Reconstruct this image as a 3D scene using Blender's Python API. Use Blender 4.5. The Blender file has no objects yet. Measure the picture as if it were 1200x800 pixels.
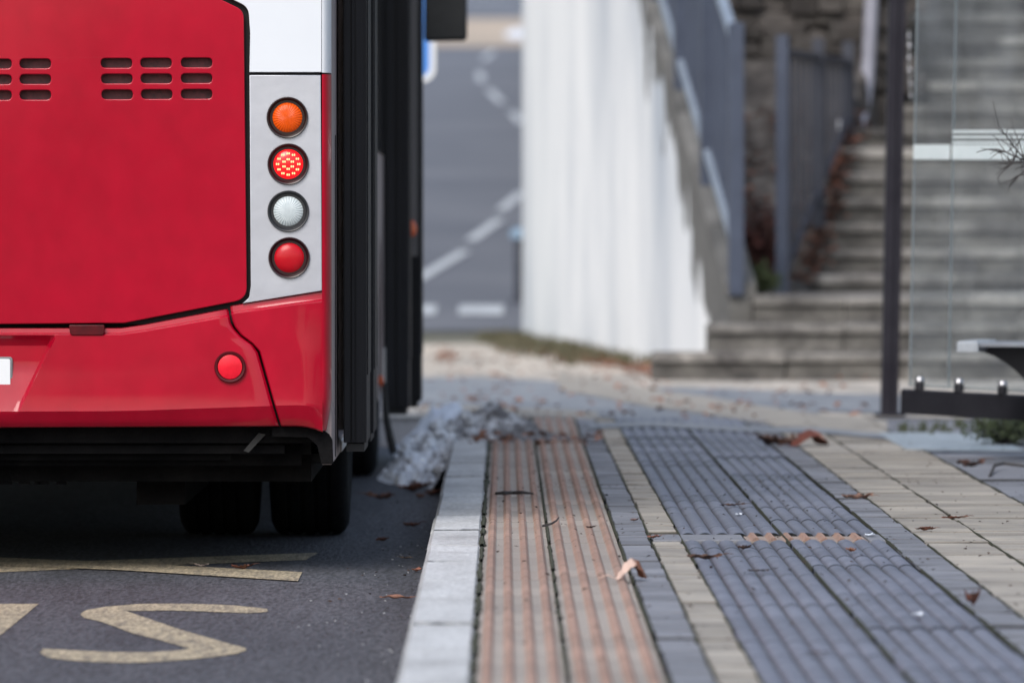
import bpy, bmesh, math, random
from mathutils import Vector, Matrix, noise
random.seed(7)
R = math.radians
S = bpy.context.scene
COL = S.collection

# ------------------------------------------------------------------ camera
F = 8000.0                       # focal length in pixels of a 1200 px wide frame (240 mm on 36 mm)
CAMH = 0.97
cd = bpy.data.cameras.new('camera')
cam = bpy.data.objects.new('camera', cd); COL.objects.link(cam)
cd.lens = 240; cd.sensor_width = 36; cd.sensor_fit = 'HORIZONTAL'
cd.clip_start = 0.1; cd.clip_end = 3000
cam.location = (0, 0, CAMH)
cam.rotation_euler = (R(90) - math.atan(140 / F), 0, -math.atan(9 / F))
cd.dof.use_dof = True
cd.dof.focus_distance = 21.5
cd.dof.aperture_fstop = 3.9
cd.dof.aperture_blades = 9
S.camera = cam

# ------------------------------------------------------------------ sky, sun, exposure
SUN_EL, SUN_AZ = 43.0, 203.0     # azimuth clockwise from +Y: behind the camera, from the left
w = bpy.data.worlds.new('World'); S.world = w; w.use_nodes = True
wn = w.node_tree; bg = wn.nodes['Background']
sky = wn.nodes.new('ShaderNodeTexSky'); sky.sky_type = 'NISHITA'; sky.sun_disc = False
sky.sun_elevation = R(SUN_EL); sky.sun_rotation = R(SUN_AZ)
sky.air_density = 1.4; sky.dust_density = 3.0; sky.ozone_density = 3.0
hs = wn.nodes.new('ShaderNodeHueSaturation'); hs.inputs['Saturation'].default_value = .80     # thin overcast: paler than a clear sky
wn.links.new(sky.outputs[0], hs.inputs['Color']); wn.links.new(hs.outputs[0], bg.inputs[0]); bg.inputs[1].default_value = 0.12
sd = bpy.data.lights.new('sun', 'SUN'); sd.energy = 1.5; sd.angle = R(32); sd.color = (1.0, 0.97, 0.94)
so = bpy.data.objects.new('sun', sd); COL.objects.link(so)
dv = Vector((math.sin(R(SUN_AZ)) * math.cos(R(SUN_EL)), math.cos(R(SUN_AZ)) * math.cos(R(SUN_EL)), math.sin(R(SUN_EL))))
so.rotation_euler = dv.to_track_quat('Z', 'Y').to_euler()
vs = S.view_settings
S.display_settings.display_device = 'sRGB'
vs.view_transform = 'Standard'; vs.look = 'None'; vs.gamma = 1.0; vs.use_curve_mapping = False
vs.exposure = 0.5

# ------------------------------------------------------------------ helpers
def P(px, py, Y):
    """photo pixel + distance -> point"""
    return Vector(((px - 591) / F * Y, Y, CAMH - (py - 260) / F * Y))
def G(px, py, z=0.0):
    """photo pixel on the level z -> point"""
    Y = (CAMH - z) * F / (py - 260.0)
    return Vector(((px - 591) / F * Y, Y, z))

def mat(name, c1, c2=None, scale=5.0, rough=0.7, bump=0.0, bscale=60.0, metal=0.0, coat=0.0, spec=0.5,
        stretch=(1, 1, 1), rnd=0.0, fine=0.0, grime=None, glo=-.0045, ghi=-.0015, fscale=200.0, lo=0.35, hi=0.65, detail=6.0, rough2=None):
    m = bpy.data.materials.new(name); m.use_nodes = True
    nt = m.node_tree; N = nt.nodes; L = nt.links
    b = N['Principled BSDF']
    b.inputs['Roughness'].default_value = rough
    b.inputs['Metallic'].default_value = metal
    b.inputs['Coat Weight'].default_value = coat
    b.inputs['Coat Roughness'].default_value = 0.08
    b.inputs['Specular IOR Level'].default_value = spec
    tc = N.new('ShaderNodeTexCoord'); mp = N.new('ShaderNodeMapping')
    mp.inputs['Scale'].default_value = stretch
    L.new(tc.outputs['Object'], mp.inputs[0])
    col = None
    if c2 is not None:
        n = N.new('ShaderNodeTexNoise'); n.inputs['Scale'].default_value = scale; n.inputs['Detail'].default_value = detail
        n.inputs['Roughness'].default_value = 0.6
        L.new(mp.outputs[0], n.inputs['Vector'])
        r = N.new('ShaderNodeMapRange'); r.inputs[1].default_value = lo; r.inputs[2].default_value = hi
        L.new(n.outputs[0], r.inputs[0])
        mx = N.new('ShaderNodeMix'); mx.data_type = 'RGBA'
        mx.inputs[6].default_value = (*c1, 1); mx.inputs[7].default_value = (*c2, 1)
        L.new(r.outputs[0], mx.inputs[0]); col = mx.outputs[2]
        if rough2 is not None:
            rr = N.new('ShaderNodeMapRange'); rr.inputs[3].default_value = rough; rr.inputs[4].default_value = rough2
            L.new(r.outputs[0], rr.inputs[0]); L.new(rr.outputs[0], b.inputs['Roughness'])
    else:
        rg = N.new('ShaderNodeRGB'); rg.outputs[0].default_value = (*c1, 1); col = rg.outputs[0]
    if grime:        # grit collects in the channels of the ribbed units
        gs = N.new('ShaderNodeSeparateXYZ'); L.new(tc.outputs['Object'], gs.inputs[0])
        gr_ = N.new('ShaderNodeMapRange'); gr_.inputs[1].default_value = glo; gr_.inputs[2].default_value = ghi; L.new(gs.outputs[2], gr_.inputs[0])
        gm_ = N.new('ShaderNodeMix'); gm_.data_type = 'RGBA'; gm_.inputs[6].default_value = (*grime, 1)
        L.new(gr_.outputs[0], gm_.inputs[0]); L.new(col, gm_.inputs[7]); col = gm_.outputs[2]
    def mult(col, fac_out, lo_, hi_):
        mr = N.new('ShaderNodeMapRange'); mr.clamp = False; mr.inputs[3].default_value = lo_; mr.inputs[4].default_value = hi_
        L.new(fac_out, mr.inputs[0])
        mm = N.new('ShaderNodeMix'); mm.data_type = 'RGBA'; mm.blend_type = 'MULTIPLY'; mm.inputs[0].default_value = 1
        L.new(col, mm.inputs[6]); L.new(mr.outputs[0], mm.inputs[7]); return mm.outputs[2]
    if rnd:
        a = N.new('ShaderNodeAttribute'); a.attribute_name = 'rnd'
        col = mult(col, a.outputs['Fac'], 1 - rnd, 1 + rnd)
    if fine:
        n2 = N.new('ShaderNodeTexNoise'); n2.inputs['Scale'].default_value = fscale; n2.inputs['Detail'].default_value = 3
        L.new(mp.outputs[0], n2.inputs['Vector'])
        mr2 = N.new('ShaderNodeMapRange'); mr2.inputs[1].default_value = .3; mr2.inputs[2].default_value = .7
        L.new(n2.outputs[0], mr2.inputs[0])
        col = mult(col, mr2.outputs[0], 1 - fine, 1 + fine)
    L.new(col, b.inputs['Base Color'])
    if bump:
        n3 = N.new('ShaderNodeTexNoise'); n3.inputs['Scale'].default_value = bscale; n3.inputs['Detail'].default_value = 5
        L.new(mp.outputs[0], n3.inputs['Vector'])
        bp = N.new('ShaderNodeBump'); bp.inputs['Strength'].default_value = bump; bp.inputs['Distance'].default_value = 0.01
        L.new(n3.outputs[0], bp.inputs['Height']); L.new(bp.outputs[0], b.inputs['Normal'])
    return m

class MB:
    def __init__(s): s.v = []; s.f = []; s.r = []; s.sm = []
    def add(s, vs, fs, rnd=0.5, smooth=False):
        o = len(s.v); s.v += [tuple(p) for p in vs]
        for f in fs:
            s.f.append(tuple(i + o for i in f)); s.r.append(rnd); s.sm.append(smooth)
    def box(s, x0, x1, y0, y1, z0, z1, rnd=0.5, M=None):
        vs = [Vector(p) for p in ((x0,y0,z0),(x1,y0,z0),(x1,y1,z0),(x0,y1,z0),(x0,y0,z1),(x1,y0,z1),(x1,y1,z1),(x0,y1,z1))]
        if M is not None: vs = [M @ p for p in vs]
        s.add(vs, [(0,3,2,1),(4,5,6,7),(0,1,5,4),(1,2,6,5),(2,3,7,6),(3,0,4,7)], rnd)
    def cbox(s, x0, x1, y0, y1, z0, z1, c=0.004, rnd=0.5, jit=0.0, M=None, side=None):
        """box whose top edges (and vertical edges) are chamfered"""
        j = [random.uniform(-jit, jit) for _ in range(4)]
        def ring(i, z, jj=0):
            return [(x0+i,y0+i,z+jj*j[0]),(x1-i,y0+i,z+jj*j[1]),(x1-i,y1-i,z+jj*j[2]),(x0+i,y1-i,z+jj*j[3])]
        vs = [Vector(p) for p in ring(0, z0) + ring(0, z1 - c, 1) + ring(c, z1, 1)]
        if M is not None: vs = [M @ p for p in vs]
        fs = [(8,9,10,11)]
        for a in (0, 4):
            for k in range(4):
                n = (k + 1) % 4; fs.append((a+k, a+n, a+4+n, a+4+k))
        fs.append((3,2,1,0)); s.add(vs, fs, rnd)
        if side is not None:
            for q in range(8): s.r[-2-q] = side if q >= 4 else (side + rnd)/2
    def loft(s, rings, closed=True, rnd=0.5, smooth=True, caps=False):
        n = len(rings[0]); vs = [p for r in rings for p in r]; fs = []
        for i in range(len(rings) - 1):
            for k in range(n if closed else n - 1):
                q = (k + 1) % n
                fs.append((i*n+k, i*n+q, (i+1)*n+q, (i+1)*n+k))
        if caps:
            fs.append(tuple(range(n))[::-1]); fs.append(tuple((len(rings)-1)*n + k for k in range(n)))
        s.add(vs, fs, rnd, smooth)
    def tube(s, pts, r, n=8, rnd=0.5):
        pts = [Vector(p) for p in pts]; rings = []
        for i, p in enumerate(pts):
            t = (pts[min(i+1, len(pts)-1)] - pts[max(i-1, 0)]).normalized()
            a = t.orthogonal().normalized() if i == 0 else (a - t * a.dot(t)).normalized()
            b = t.cross(a); rad = r[i] if isinstance(r, (list, tuple)) else r
            rings.append([p + (a*math.cos(2*math.pi*k/n) + b*math.sin(2*math.pi*k/n))*rad for k in range(n)])
        s.loft(rings, True, rnd, True, True)
    def lathe(s, prof, n=32, axis='Y', M=None, rnd=0.5):
        """prof: (radius, height along the axis)"""
        rings = []
        for r, h in prof:
            ring = []
            for k in range(n):
                a = 2*math.pi*k/n; c, q = r*math.cos(a), r*math.sin(a)
                p = {'Y': (c, h, q), 'X': (h, c, q), 'Z': (c, q, h)}[axis]
                ring.append(M @ Vector(p) if M is not None else Vector(p))
            rings.append(ring)
        s.loft(rings, True, rnd, True, True)
    def build(s, name, m, parent=None, loc=None, autosmooth=35):
        me = bpy.data.meshes.new(name); me.from_pydata(s.v, [], s.f); me.update()
        bm = bmesh.new(); bm.from_mesh(me)
        bmesh.ops.recalc_face_normals(bm, faces=bm.faces) if len(s.f) < 60000 else None
        bm.to_mesh(me); bm.free()
        at = me.attributes.new('rnd', 'FLOAT', 'FACE'); at.data.foreach_set('value', s.r)
        me.polygons.foreach_set('use_smooth', s.sm)
        if any(s.sm) and autosmooth: me.set_sharp_from_angle(angle=R(autosmooth))
        return link(name, me, m, parent, loc)
def link(name, me, m, parent=None, loc=None):
    o = bpy.data.objects.new(name, me); COL.objects.link(o)
    if m is not None: me.materials.append(m)
    if parent is not None: o.parent = parent
    if loc is not None: o.location = loc
    return o
def empty(name, loc=(0, 0, 0)):
    o = bpy.data.objects.new(name, None); COL.objects.link(o); o.location = loc; o.empty_display_size = .2; return o
def tag(o, label, cat, group=None, kind=None):
    o['label'] = label; o['category'] = cat
    if group: o['group'] = group
    if kind: o['kind'] = kind
    return o
def struct(o): o['kind'] = 'structure'; return o
def stuff(o, label=None, cat=None):
    o['kind'] = 'stuff'
    if label: o['label'] = label; o['category'] = cat
    return o

def rpoly(pts, seg=6):
    """closed polygon; points (u, v) or (u, v, radius) -> rounded outline"""
    out = []; n = len(pts)
    for i, p in enumerate(pts):
        c = Vector(p[:2]); r = p[2] if len(p) > 2 else 0
        if r <= 0: out.append(tuple(c)); continue
        a = Vector(pts[i-1][:2]) - c; b = Vector(pts[(i+1) % n][:2]) - c
        ang = a.angle(b); d = min(r / math.tan(ang/2), a.length*.49, b.length*.49)
        p0 = c + a.normalized()*d; p1 = c + b.normalized()*d
        for k in range(seg + 1):
            t = k / seg
            out.append(tuple(p0*(1-t)**2 + c*2*t*(1-t) + p1*t*t))
    return out
def panel(name, outlines, y0, y1, m, parent, bevel=0.003, plane='XZ', off=0.0):
    """flat slab with holes: outlines in (u, v); plane XZ -> thickness along y from y0 to y1; plane YZ -> along x"""
    cu = bpy.data.curves.new('tmp', 'CURVE'); cu.dimensions = '2D'; cu.fill_mode = 'BOTH'
    th = abs(y1 - y0)
    cu.extrude = max(th/2 - bevel, 0.0001); cu.bevel_depth = bevel; cu.bevel_resolution = 2; cu.offset = -bevel
    for pts in outlines:
        sp = cu.splines.new('POLY'); sp.points.add(len(pts) - 1)
        for q, (u, v) in zip(sp.points, pts): q.co = (u, v, 0, 1)
        sp.use_cyclic_u = True
    ob = bpy.data.objects.new('tmp', cu); COL.objects.link(ob)
    dg = bpy.context.evaluated_depsgraph_get(); dg.update()
    me = bpy.data.meshes.new_from_object(ob.evaluated_get(dg)); bpy.data.objects.remove(ob); bpy.data.curves.remove(cu)
    mid = (y0 + y1)/2
    if plane == 'XZ': M = Matrix(((1,0,0,0),(0,0,-1,mid),(0,1,0,0),(0,0,0,1)))
    else: M = Matrix(((0,0,1,mid),(1,0,0,0),(0,1,0,0),(0,0,0,1)))
    me.transform(M); me.name = name; me.materials.clear()
    for p in me.polygons: p.use_smooth = True
    me.set_sharp_from_angle(angle=R(40))
    return link(name, me, m, parent)

# ------------------------------------------------------------------ materials
M_ = {}
M_['asphalt'] = mat('asphalt', (.052,.053,.063), (.092,.093,.105), 1.6, .78, 1.0, 90, fine=.6, fscale=90, stretch=(1,.16,1))
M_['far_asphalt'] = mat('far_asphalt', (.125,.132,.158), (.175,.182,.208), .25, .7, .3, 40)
M_['yellow_paint'] = mat('worn_yellow_paint', (.44,.365,.25), (.085,.082,.082), 38, .75, .6, 100, fine=.35, fscale=110, lo=.44, hi=.84, stretch=(1,.16,1), detail=9)
M_['white_line'] = mat('white_line_paint', (.62,.66,.70), (.45,.48,.52), 3, .7)
M_['kerb'] = mat('kerb_granite', (.58,.585,.59), (.40,.40,.40), 5, .8, .4, 120, rnd=.08, fine=.16, fscale=60, stretch=(1,.3,1), lo=.4, hi=.75)
M_['peach'] = mat('peach_concrete', (.43,.265,.205), (.33,.225,.18), 8, .85, .5, 160, rnd=.13, fine=.14, fscale=140, grime=(.37,.33,.295), glo=-.006, ghi=-.002)
M_['blue'] = mat('blue_grey_concrete', (.185,.192,.240), (.130,.133,.170), 5, .48, .4, 150, rnd=.15, fine=.16, fscale=150, grime=(.085,.087,.10), glo=-.012, ghi=-.004)
M_['greyp'] = mat('grey_concrete', (.235,.24,.265), (.18,.183,.205), 5, .7, .4, 150, rnd=.2, fine=.15, fscale=150)
M_['cream'] = mat('cream_concrete', (.41,.37,.315), (.29,.265,.235), 4, .8, .4, 150, rnd=.16, fine=.12, fscale=150)
M_['joint'] = mat('joint_soil', (.035,.035,.032), (.07,.066,.058), 20, .95)
M_['moss'] = mat('moss', (.035,.042,.024), (.075,.077,.048), 30, .95, 1.0, 150)
M_['sand'] = mat('sandy_gravel', (.56,.50,.43), (.30,.275,.245), 2.2, .95, .8, 30, fine=.25, fscale=30, stretch=(1,.3,1), lo=.4, hi=.7)
M_['earth'] = mat('earth', (.10,.085,.065), (.17,.15,.12), .8, .95, .8, 12)
M_['bluepath'] = mat('blue_grey_path', (.15,.165,.19), (.32,.325,.335), 3.0, .6, .4, 40)
M_['stone'] = mat('weathered_stone', (.25,.235,.215), (.07,.065,.062), 2.6, .9, .9, 25, rnd=.38, fine=.25, fscale=25, stretch=(1,1,1.6))
M_['bankstone'] = mat('bank_stone', (.12,.108,.10), (.035,.031,.030), 2.2, .95, 1.0, 9, fine=.35, fscale=14)
M_['grass'] = mat('dull_grass', (.055,.062,.024), (.11,.10,.05), 8, .9)
M_['leafgreen'] = mat('plant_green', (.040,.062,.022), (.07,.085,.035), 8, .8)
M_['red'] = mat('red_coach_paint', (.43,.0015,.022), (.36,.0012,.017), 1.3, .28, .8, 2.0, coat=.55, spec=.2, fine=.07, fscale=14, stretch=(1,1,.7))
M_['redlow'] = M_['red']
M_['silver'] = mat('silver_paint', (.56,.57,.62), (.50,.51,.56), 3, .40, .7, 3, metal=.55, coat=.15)
M_['white'] = mat('white_coach_paint', (.74,.77,.82), (.70,.73,.78), 2, .38, .05, 2, coat=.3)
M_['sidegrey'] = mat('grey_side_paint', (.36,.30,.30), (.28,.235,.235), 4, .4, .05, 4)
M_['black'] = mat('black_rubber', (.012,.012,.014), None, rough=.55)
M_['gap'] = mat('black_gap', (.006,.006,.007), None, rough=.8)
M_['dirtblack'] = mat('dirty_underbody', (.002,.002,.0028), (.008,.0075,.008), 7, .9, .8, 30, spec=.15)
M_['tyre'] = mat('tyre_rubber', (.004,.004,.0055), (.010,.0098,.010), 10, .9, .4, 50, spec=.2)
M_['rim'] = mat('grey_wheel_paint', (.16,.16,.165), (.08,.08,.082), 10, .6)
M_['darkglass'] = mat('dark_bus_glass', (.008,.009,.012), None, rough=.06, spec=.6)
M_['doorblack'] = mat('black_door_rubber', (.005,.0055,.009), (.011,.012,.017), 3, .5, .15, 5, stretch=(6,6,.3), spec=.3)
M_['chrome'] = mat('brushed_metal', (.48,.48,.50), None, rough=.38, metal=1)
M_['post'] = mat('dark_grey_metal_paint', (.018,.016,.023), (.028,.026,.034), 6, .5, .1, 30, spec=.2)
M_['beam'] = mat('charcoal_beam_paint', (.012,.012,.017), (.020,.020,.026), 6, .55, .2, 40)
M_['fence'] = mat('slate_blue_steel_paint', (.060,.075,.115), (.045,.056,.088), 4, .45)
M_['fencedark'] = mat('dark_slate_steel_paint', (.030,.034,.050), (.042,.046,.064), 4, .5)
M_['railtop'] = mat('sky_toned_rail', (.36,.42,.50), (.28,.33,.40), 5, .4, metal=.3)  # pale rails: the sky's reflection is put into the base colour
M_['pipe'] = mat('pale_pipe', (.36,.36,.42), (.28,.28,.33), 4, .6)
M_['seat'] = mat('grey_seat_metal', (.26,.28,.31), (.18,.19,.22), 8, .4, metal=.2)
M_['plate'] = mat('white_plate', (.78,.80,.82), None, rough=.35)
M_['signblue'] = mat('blue_sign', (.06,.22,.62), None, rough=.4)
M_['snow'] = None
M_['twig'] = mat('twig_bark', (.030,.026,.028), (.05,.045,.045), 20, .9)
M_['amber'] = mat('amber_lens', (.90,.16,.008), (.75,.10,.004), 40, .18, coat=.8)
M_['redlens'] = mat('red_lens', (.55,.006,.016), (.44,.004,.012), 6, .25, spec=.35)
M_['brightred'] = mat('bright_red_reflector', (.85,.012,.035), (.72,.008,.025), 60, .25, spec=.35)
M_['darkred'] = mat('dark_red_lens', (.10,.003,.008), (.06,.003,.006), 30, .3, spec=.3)
M_['clearlens'] = mat('clear_lens', (.60,.66,.68), (.38,.44,.46), 160, .2, .6, 160, coat=.8)
def emis(name, c, s, base=(.3, .01, .01)):
    m = bpy.data.materials.new(name); m.use_nodes = True; b = m.node_tree.nodes['Principled BSDF']
    b.inputs['Base Color'].default_value = (*base, 1); b.inputs['Roughness'].default_value = .2
    b.inputs['Emission Color'].default_value = (*c, 1); b.inputs['Emission Strength'].default_value = s; return m
M_['litred'] = emis('lit_red_lens', (1, .006, .012), .75, (.5, .01, .01))
M_['led'] = emis('led_point', (1, .50, .22), 1.6)

def radial_lens(name, c1, c2, rough=.15):
    """lens with moulded radial facets"""
    m = bpy.data.materials.new(name); m.use_nodes = True; nt = m.node_tree; N = nt.nodes; L = nt.links; b = N['Principled BSDF']
    tc = N.new('ShaderNodeTexCoord'); sx = N.new('ShaderNodeSeparateXYZ'); L.new(tc.outputs['Object'], sx.inputs[0])
    at = N.new('ShaderNodeMath'); at.operation = 'ARCTAN2'; L.new(sx.outputs[0], at.inputs[0]); L.new(sx.outputs[2], at.inputs[1])
    mu = N.new('ShaderNodeMath'); mu.operation = 'MULTIPLY'; mu.inputs[1].default_value = 30; L.new(at.outputs[0], mu.inputs[0])
    si = N.new('ShaderNodeMath'); si.operation = 'SINE'; L.new(mu.outputs[0], si.inputs[0])
    mx = N.new('ShaderNodeMix'); mx.data_type = 'RGBA'; mx.inputs[6].default_value = (*c1, 1); mx.inputs[7].default_value = (*c2, 1)
    mr = N.new('ShaderNodeMapRange'); mr.inputs[1].default_value = -1; L.new(si.outputs[0], mr.inputs[0])
    n = N.new('ShaderNodeTexNoise'); n.inputs['Scale'].default_value = 90; L.new(tc.outputs['Object'], n.inputs['Vector'])
    av = N.new('ShaderNodeMath'); av.operation = 'MULTIPLY'; L.new(mr.outputs[0], av.inputs[0]); L.new(n.outputs[0], av.inputs[1])
    L.new(av.outputs[0], mx.inputs[0]); L.new(mx.outputs[2], b.inputs['Base Color'])
    bp = N.new('ShaderNodeBump'); bp.inputs['Strength'].default_value = .35; bp.inputs['Distance'].default_value = .002
    L.new(si.outputs[0], bp.inputs['Height']); L.new(bp.outputs[0], b.inputs['Normal'])
    b.inputs['Roughness'].default_value = rough; b.inputs['Coat Weight'].default_value = .15; b.inputs['Coat Roughness'].default_value = .05; b.inputs['Specular IOR Level'].default_value = .25
    return m
M_['amberf'] = radial_lens('amber_facet_lens', (.85,.105,.003), (.62,.045,.001), .3)
M_['clearf'] = radial_lens('clear_facet_lens', (.62,.68,.70), (.30,.37,.40))

def snow_mat():
    m = mat('dirty_snow', (.80,.83,.88), (.14,.135,.14), 15, .85, 1.0, 60, lo=.43, hi=.74, stretch=(1,.35,1), fine=.3, fscale=40)
    nt = m.node_tree; N = nt.nodes; L = nt.links           # more grit towards the pavement side of the heap
    tc = N.new('ShaderNodeTexCoord'); sx = N.new('ShaderNodeSeparateXYZ'); L.new(tc.outputs['Object'], sx.inputs[0])
    for n_ in [q for q in N if q.bl_idname == 'ShaderNodeMapRange' and not q.inputs[0].links[0].from_node.bl_idname != 'ShaderNodeTexNoise' and abs(q.inputs[1].default_value - .43) < 1e-4]:
        src = n_.inputs[0].links[0].from_socket; ma = N.new('ShaderNodeMath'); ma.operation = 'MULTIPLY_ADD'; ma.inputs[1].default_value = .55
        of = N.new('ShaderNodeMath'); of.operation = 'ADD'; of.inputs[1].default_value = .30; L.new(sx.outputs[0], of.inputs[0]); L.new(of.outputs[0], ma.inputs[0]); L.new(src, ma.inputs[2]); L.new(ma.outputs[0], n_.inputs[0])
    return m
M_['snow'] = snow_mat()
M_['cleansnow'] = mat('snow', (.80,.83,.88), (.66,.70,.78), 6, .7, .6, 25)

def wall_mat():
    """white wash over concrete; bare concrete shows in a band under the sloping coping, with a ragged edge, and in long vertical runs"""
    m = mat('whitewashed_concrete', (.93,.935,.94), (.40,.45,.52), 1.0, .85, .4, 14, stretch=(.40, .40, .17), lo=.44, hi=.78)
    nt = m.node_tree; N = nt.nodes; L = nt.links; b = N['Principled BSDF']
    src = b.inputs['Base Color'].links[0].from_socket
    tc = N.new('ShaderNodeTexCoord'); sx = N.new('ShaderNodeSeparateXYZ'); L.new(tc.outputs['Object'], sx.inputs[0])
    # object space: x along the wall from its near end (m), z up.  edge height = .13 + .50 x
    e = N.new('ShaderNodeMath'); e.operation = 'MULTIPLY_ADD'; e.inputs[1].default_value = -.478; e.inputs[2].default_value = .09
    L.new(sx.outputs[0], e.inputs[0])
    d = N.new('ShaderNodeMath'); d.operation = 'ADD'; L.new(sx.outputs[2], d.inputs[0]); L.new(e.outputs[0], d.inputs[1])
    n = N.new('ShaderNodeTexNoise'); n.inputs['Scale'].default_value = 1.0; n.inputs['Detail'].default_value = 8; n.inputs['Roughness'].default_value = .65
    mw = N.new('ShaderNodeMapping'); mw.inputs['Scale'].default_value = (1.7, 3, .9); L.new(tc.outputs['Object'], mw.inputs[0]); L.new(mw.outputs[0], n.inputs['Vector'])
    nm = N.new('ShaderNodeMath'); nm.operation = 'MULTIPLY_ADD'; nm.inputs[1].default_value = 2.6; nm.inputs[2].default_value = -1.30
    L.new(n.outputs[0], nm.inputs[0])
    d2 = N.new('ShaderNodeMath'); d2.operation = 'ADD'; L.new(d.outputs[0], d2.inputs[0]); L.new(nm.outputs[0], d2.inputs[1])
    r = N.new('ShaderNodeMapRange'); r.inputs[1].default_value = -.06; r.inputs[2].default_value = .06; L.new(d2.outputs[0], r.inputs[0])
    n2 = N.new('ShaderNodeTexNoise'); n2.inputs['Scale'].default_value = 4; n2.inputs['Detail'].default_value = 6; L.new(tc.outputs['Object'], n2.inputs['Vector'])
    cm = N.new('ShaderNodeMix'); cm.data_type = 'RGBA'; cm.inputs[6].default_value = (.085,.083,.080,1); cm.inputs[7].default_value = (.18,.175,.165,1)
    L.new(n2.outputs[0], cm.inputs[0])
    mx = N.new('ShaderNodeMix'); mx.data_type = 'RGBA'; L.new(r.outputs[0], mx.inputs[0]); L.new(src, mx.inputs[6]); L.new(cm.outputs[2], mx.inputs[7])
    L.new(mx.outputs[2], b.inputs['Base Color'])
    return m
M_['whitewall'] = wall_mat()

def glass_mat():
    m = bpy.data.materials.new('dusty_shelter_glass'); m.use_nodes = True; nt = m.node_tree; N = nt.nodes; L = nt.links
    out = N['Material Output']; N.remove(N['Principled BSDF'])
    t = N.new('ShaderNodeBsdfTransparent'); t.inputs[0].default_value = (.86,.89,.90,1)
    g = N.new('ShaderNodeBsdfGlossy'); g.inputs['Roughness'].default_value = .02; g.inputs[0].default_value = (.9,.93,1,1)
    d = N.new('ShaderNodeBsdfDiffuse'); d.inputs[0].default_value = (.55,.58,.62,1)
    fr = N.new('ShaderNodeFresnel'); fr.inputs[0].default_value = 1.5
    ge = N.new('ShaderNodeNewGeometry'); iv = N.new('ShaderNodeMath'); iv.operation = 'SUBTRACT'; iv.inputs[0].default_value = .6; L.new(ge.outputs['Backfacing'], iv.inputs[1])
    iv.use_clamp = True; fm = N.new('ShaderNodeMath'); fm.operation = 'MULTIPLY'; L.new(fr.outputs[0], fm.inputs[0]); L.new(iv.outputs[0], fm.inputs[1])
    a = N.new('ShaderNodeMixShader'); L.new(fm.outputs[0], a.inputs[0]); L.new(t.outputs[0], a.inputs[1]); L.new(g.outputs[0], a.inputs[2])
    tc = N.new('ShaderNodeTexCoord'); mp = N.new('ShaderNodeMapping'); mp.inputs['Scale'].default_value = (1, 1, .35); L.new(tc.outputs['Object'], mp.inputs[0])
    n = N.new('ShaderNodeTexNoise'); n.inputs['Scale'].default_value = 4; n.inputs['Detail'].default_value = 8; n.inputs['Roughness'].default_value = .7
    L.new(mp.outputs[0], n.inputs['Vector'])
    r = N.new('ShaderNodeMapRange'); r.inputs[1].default_value = .3; r.inputs[2].default_value = .8; r.inputs[3].default_value = .04; r.inputs[4].default_value = .17
    L.new(n.outputs[0], r.inputs[0])
    b = N.new('ShaderNodeMixShader'); L.new(r.outputs[0], b.inputs[0]); L.new(a.outputs[0], b.inputs[1]); L.new(d.outputs[0], b.inputs[2])
    L.new(b.outputs[0], out.inputs[0]); return m
M_['glass'] = glass_mat()
M_['glassedge'] = mat('glass_edge', (.33,.36,.37), None, rough=.3)
M_['stripe'] = mat('frosted_stripe', (.76,.84,.86), (.68,.77,.79), 8, .5)

# ------------------------------------------------------------------ ground, road, paving
def sheet(name, pts, z, m, sub=1):
    mb = MB(); mb.add([(x, y, z) for x, y in pts], [tuple(range(len(pts)))]); return struct(mb.build(name, m))
def grid(mb, xs, ys, zf, rnd=.5, smooth=True):
    n = len(xs); vs = [(x, y, zf(x, y)) for y in ys for x in xs]
    fs = [(j*n+i, j*n+i+1, (j+1)*n+i+1, (j+1)*n+i) for j in range(len(ys)-1) for i in range(n-1)]
    mb.add(vs, fs, rnd, smooth)
def lin(a, b, n): return [a + (b-a)*i/(n-1) for i in range(n)]

SLOPE = .054
def hill(Y): return max(0.0, (Y - 62)) * SLOPE
mb = MB(); grid(mb, [-400,-120,-40,-12,-4,0,1.2,3,6,12,40,120,400], [-60,-20,0,20,40,52,62]+lin(64,220,40)+[300,420], lambda x, y: -.30 + (hill(y) + (.27 if y > 62 else 0)))
struct(mb.build('ground', M_['earth']))
# road: level, dipping slightly below the pavement, rising to it at the end of the bay, then climbing the hill
def roadz(Y): return -.15 if Y < 34 else (-.15 + .14*min(1, (Y-34)/6))
mb = MB(); grid(mb, [-9,-6,-4,-2,-1,-.23], [-20,0,10,20,30,34,36,38,40.2], lambda x, y: roadz(y))
struct(mb.build('road', M_['asphalt']))
mb = MB(); grid(mb, [-4.6,-3,-1,0,1,2.2,3.2], lin(60,152,50), lambda x, y: hill(y) + .012)
struct(mb.build('hill_road', M_['far_asphalt']))
mb = MB(); grid(mb, [-7,-3,0,2,6], lin(151,177,14), lambda x, y: hill(y) + .03)
struct(mb.build('hill_verge', mat('pale_verge', (.52,.42,.33), (.42,.35,.28), .3, .95)))
mb = MB(); grid(mb, [-9,-3,0,2,8], lin(177,230,14), lambda x, y: hill(y) + .02)
struct(mb.build('upper_road', M_['far_asphalt']))
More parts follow.
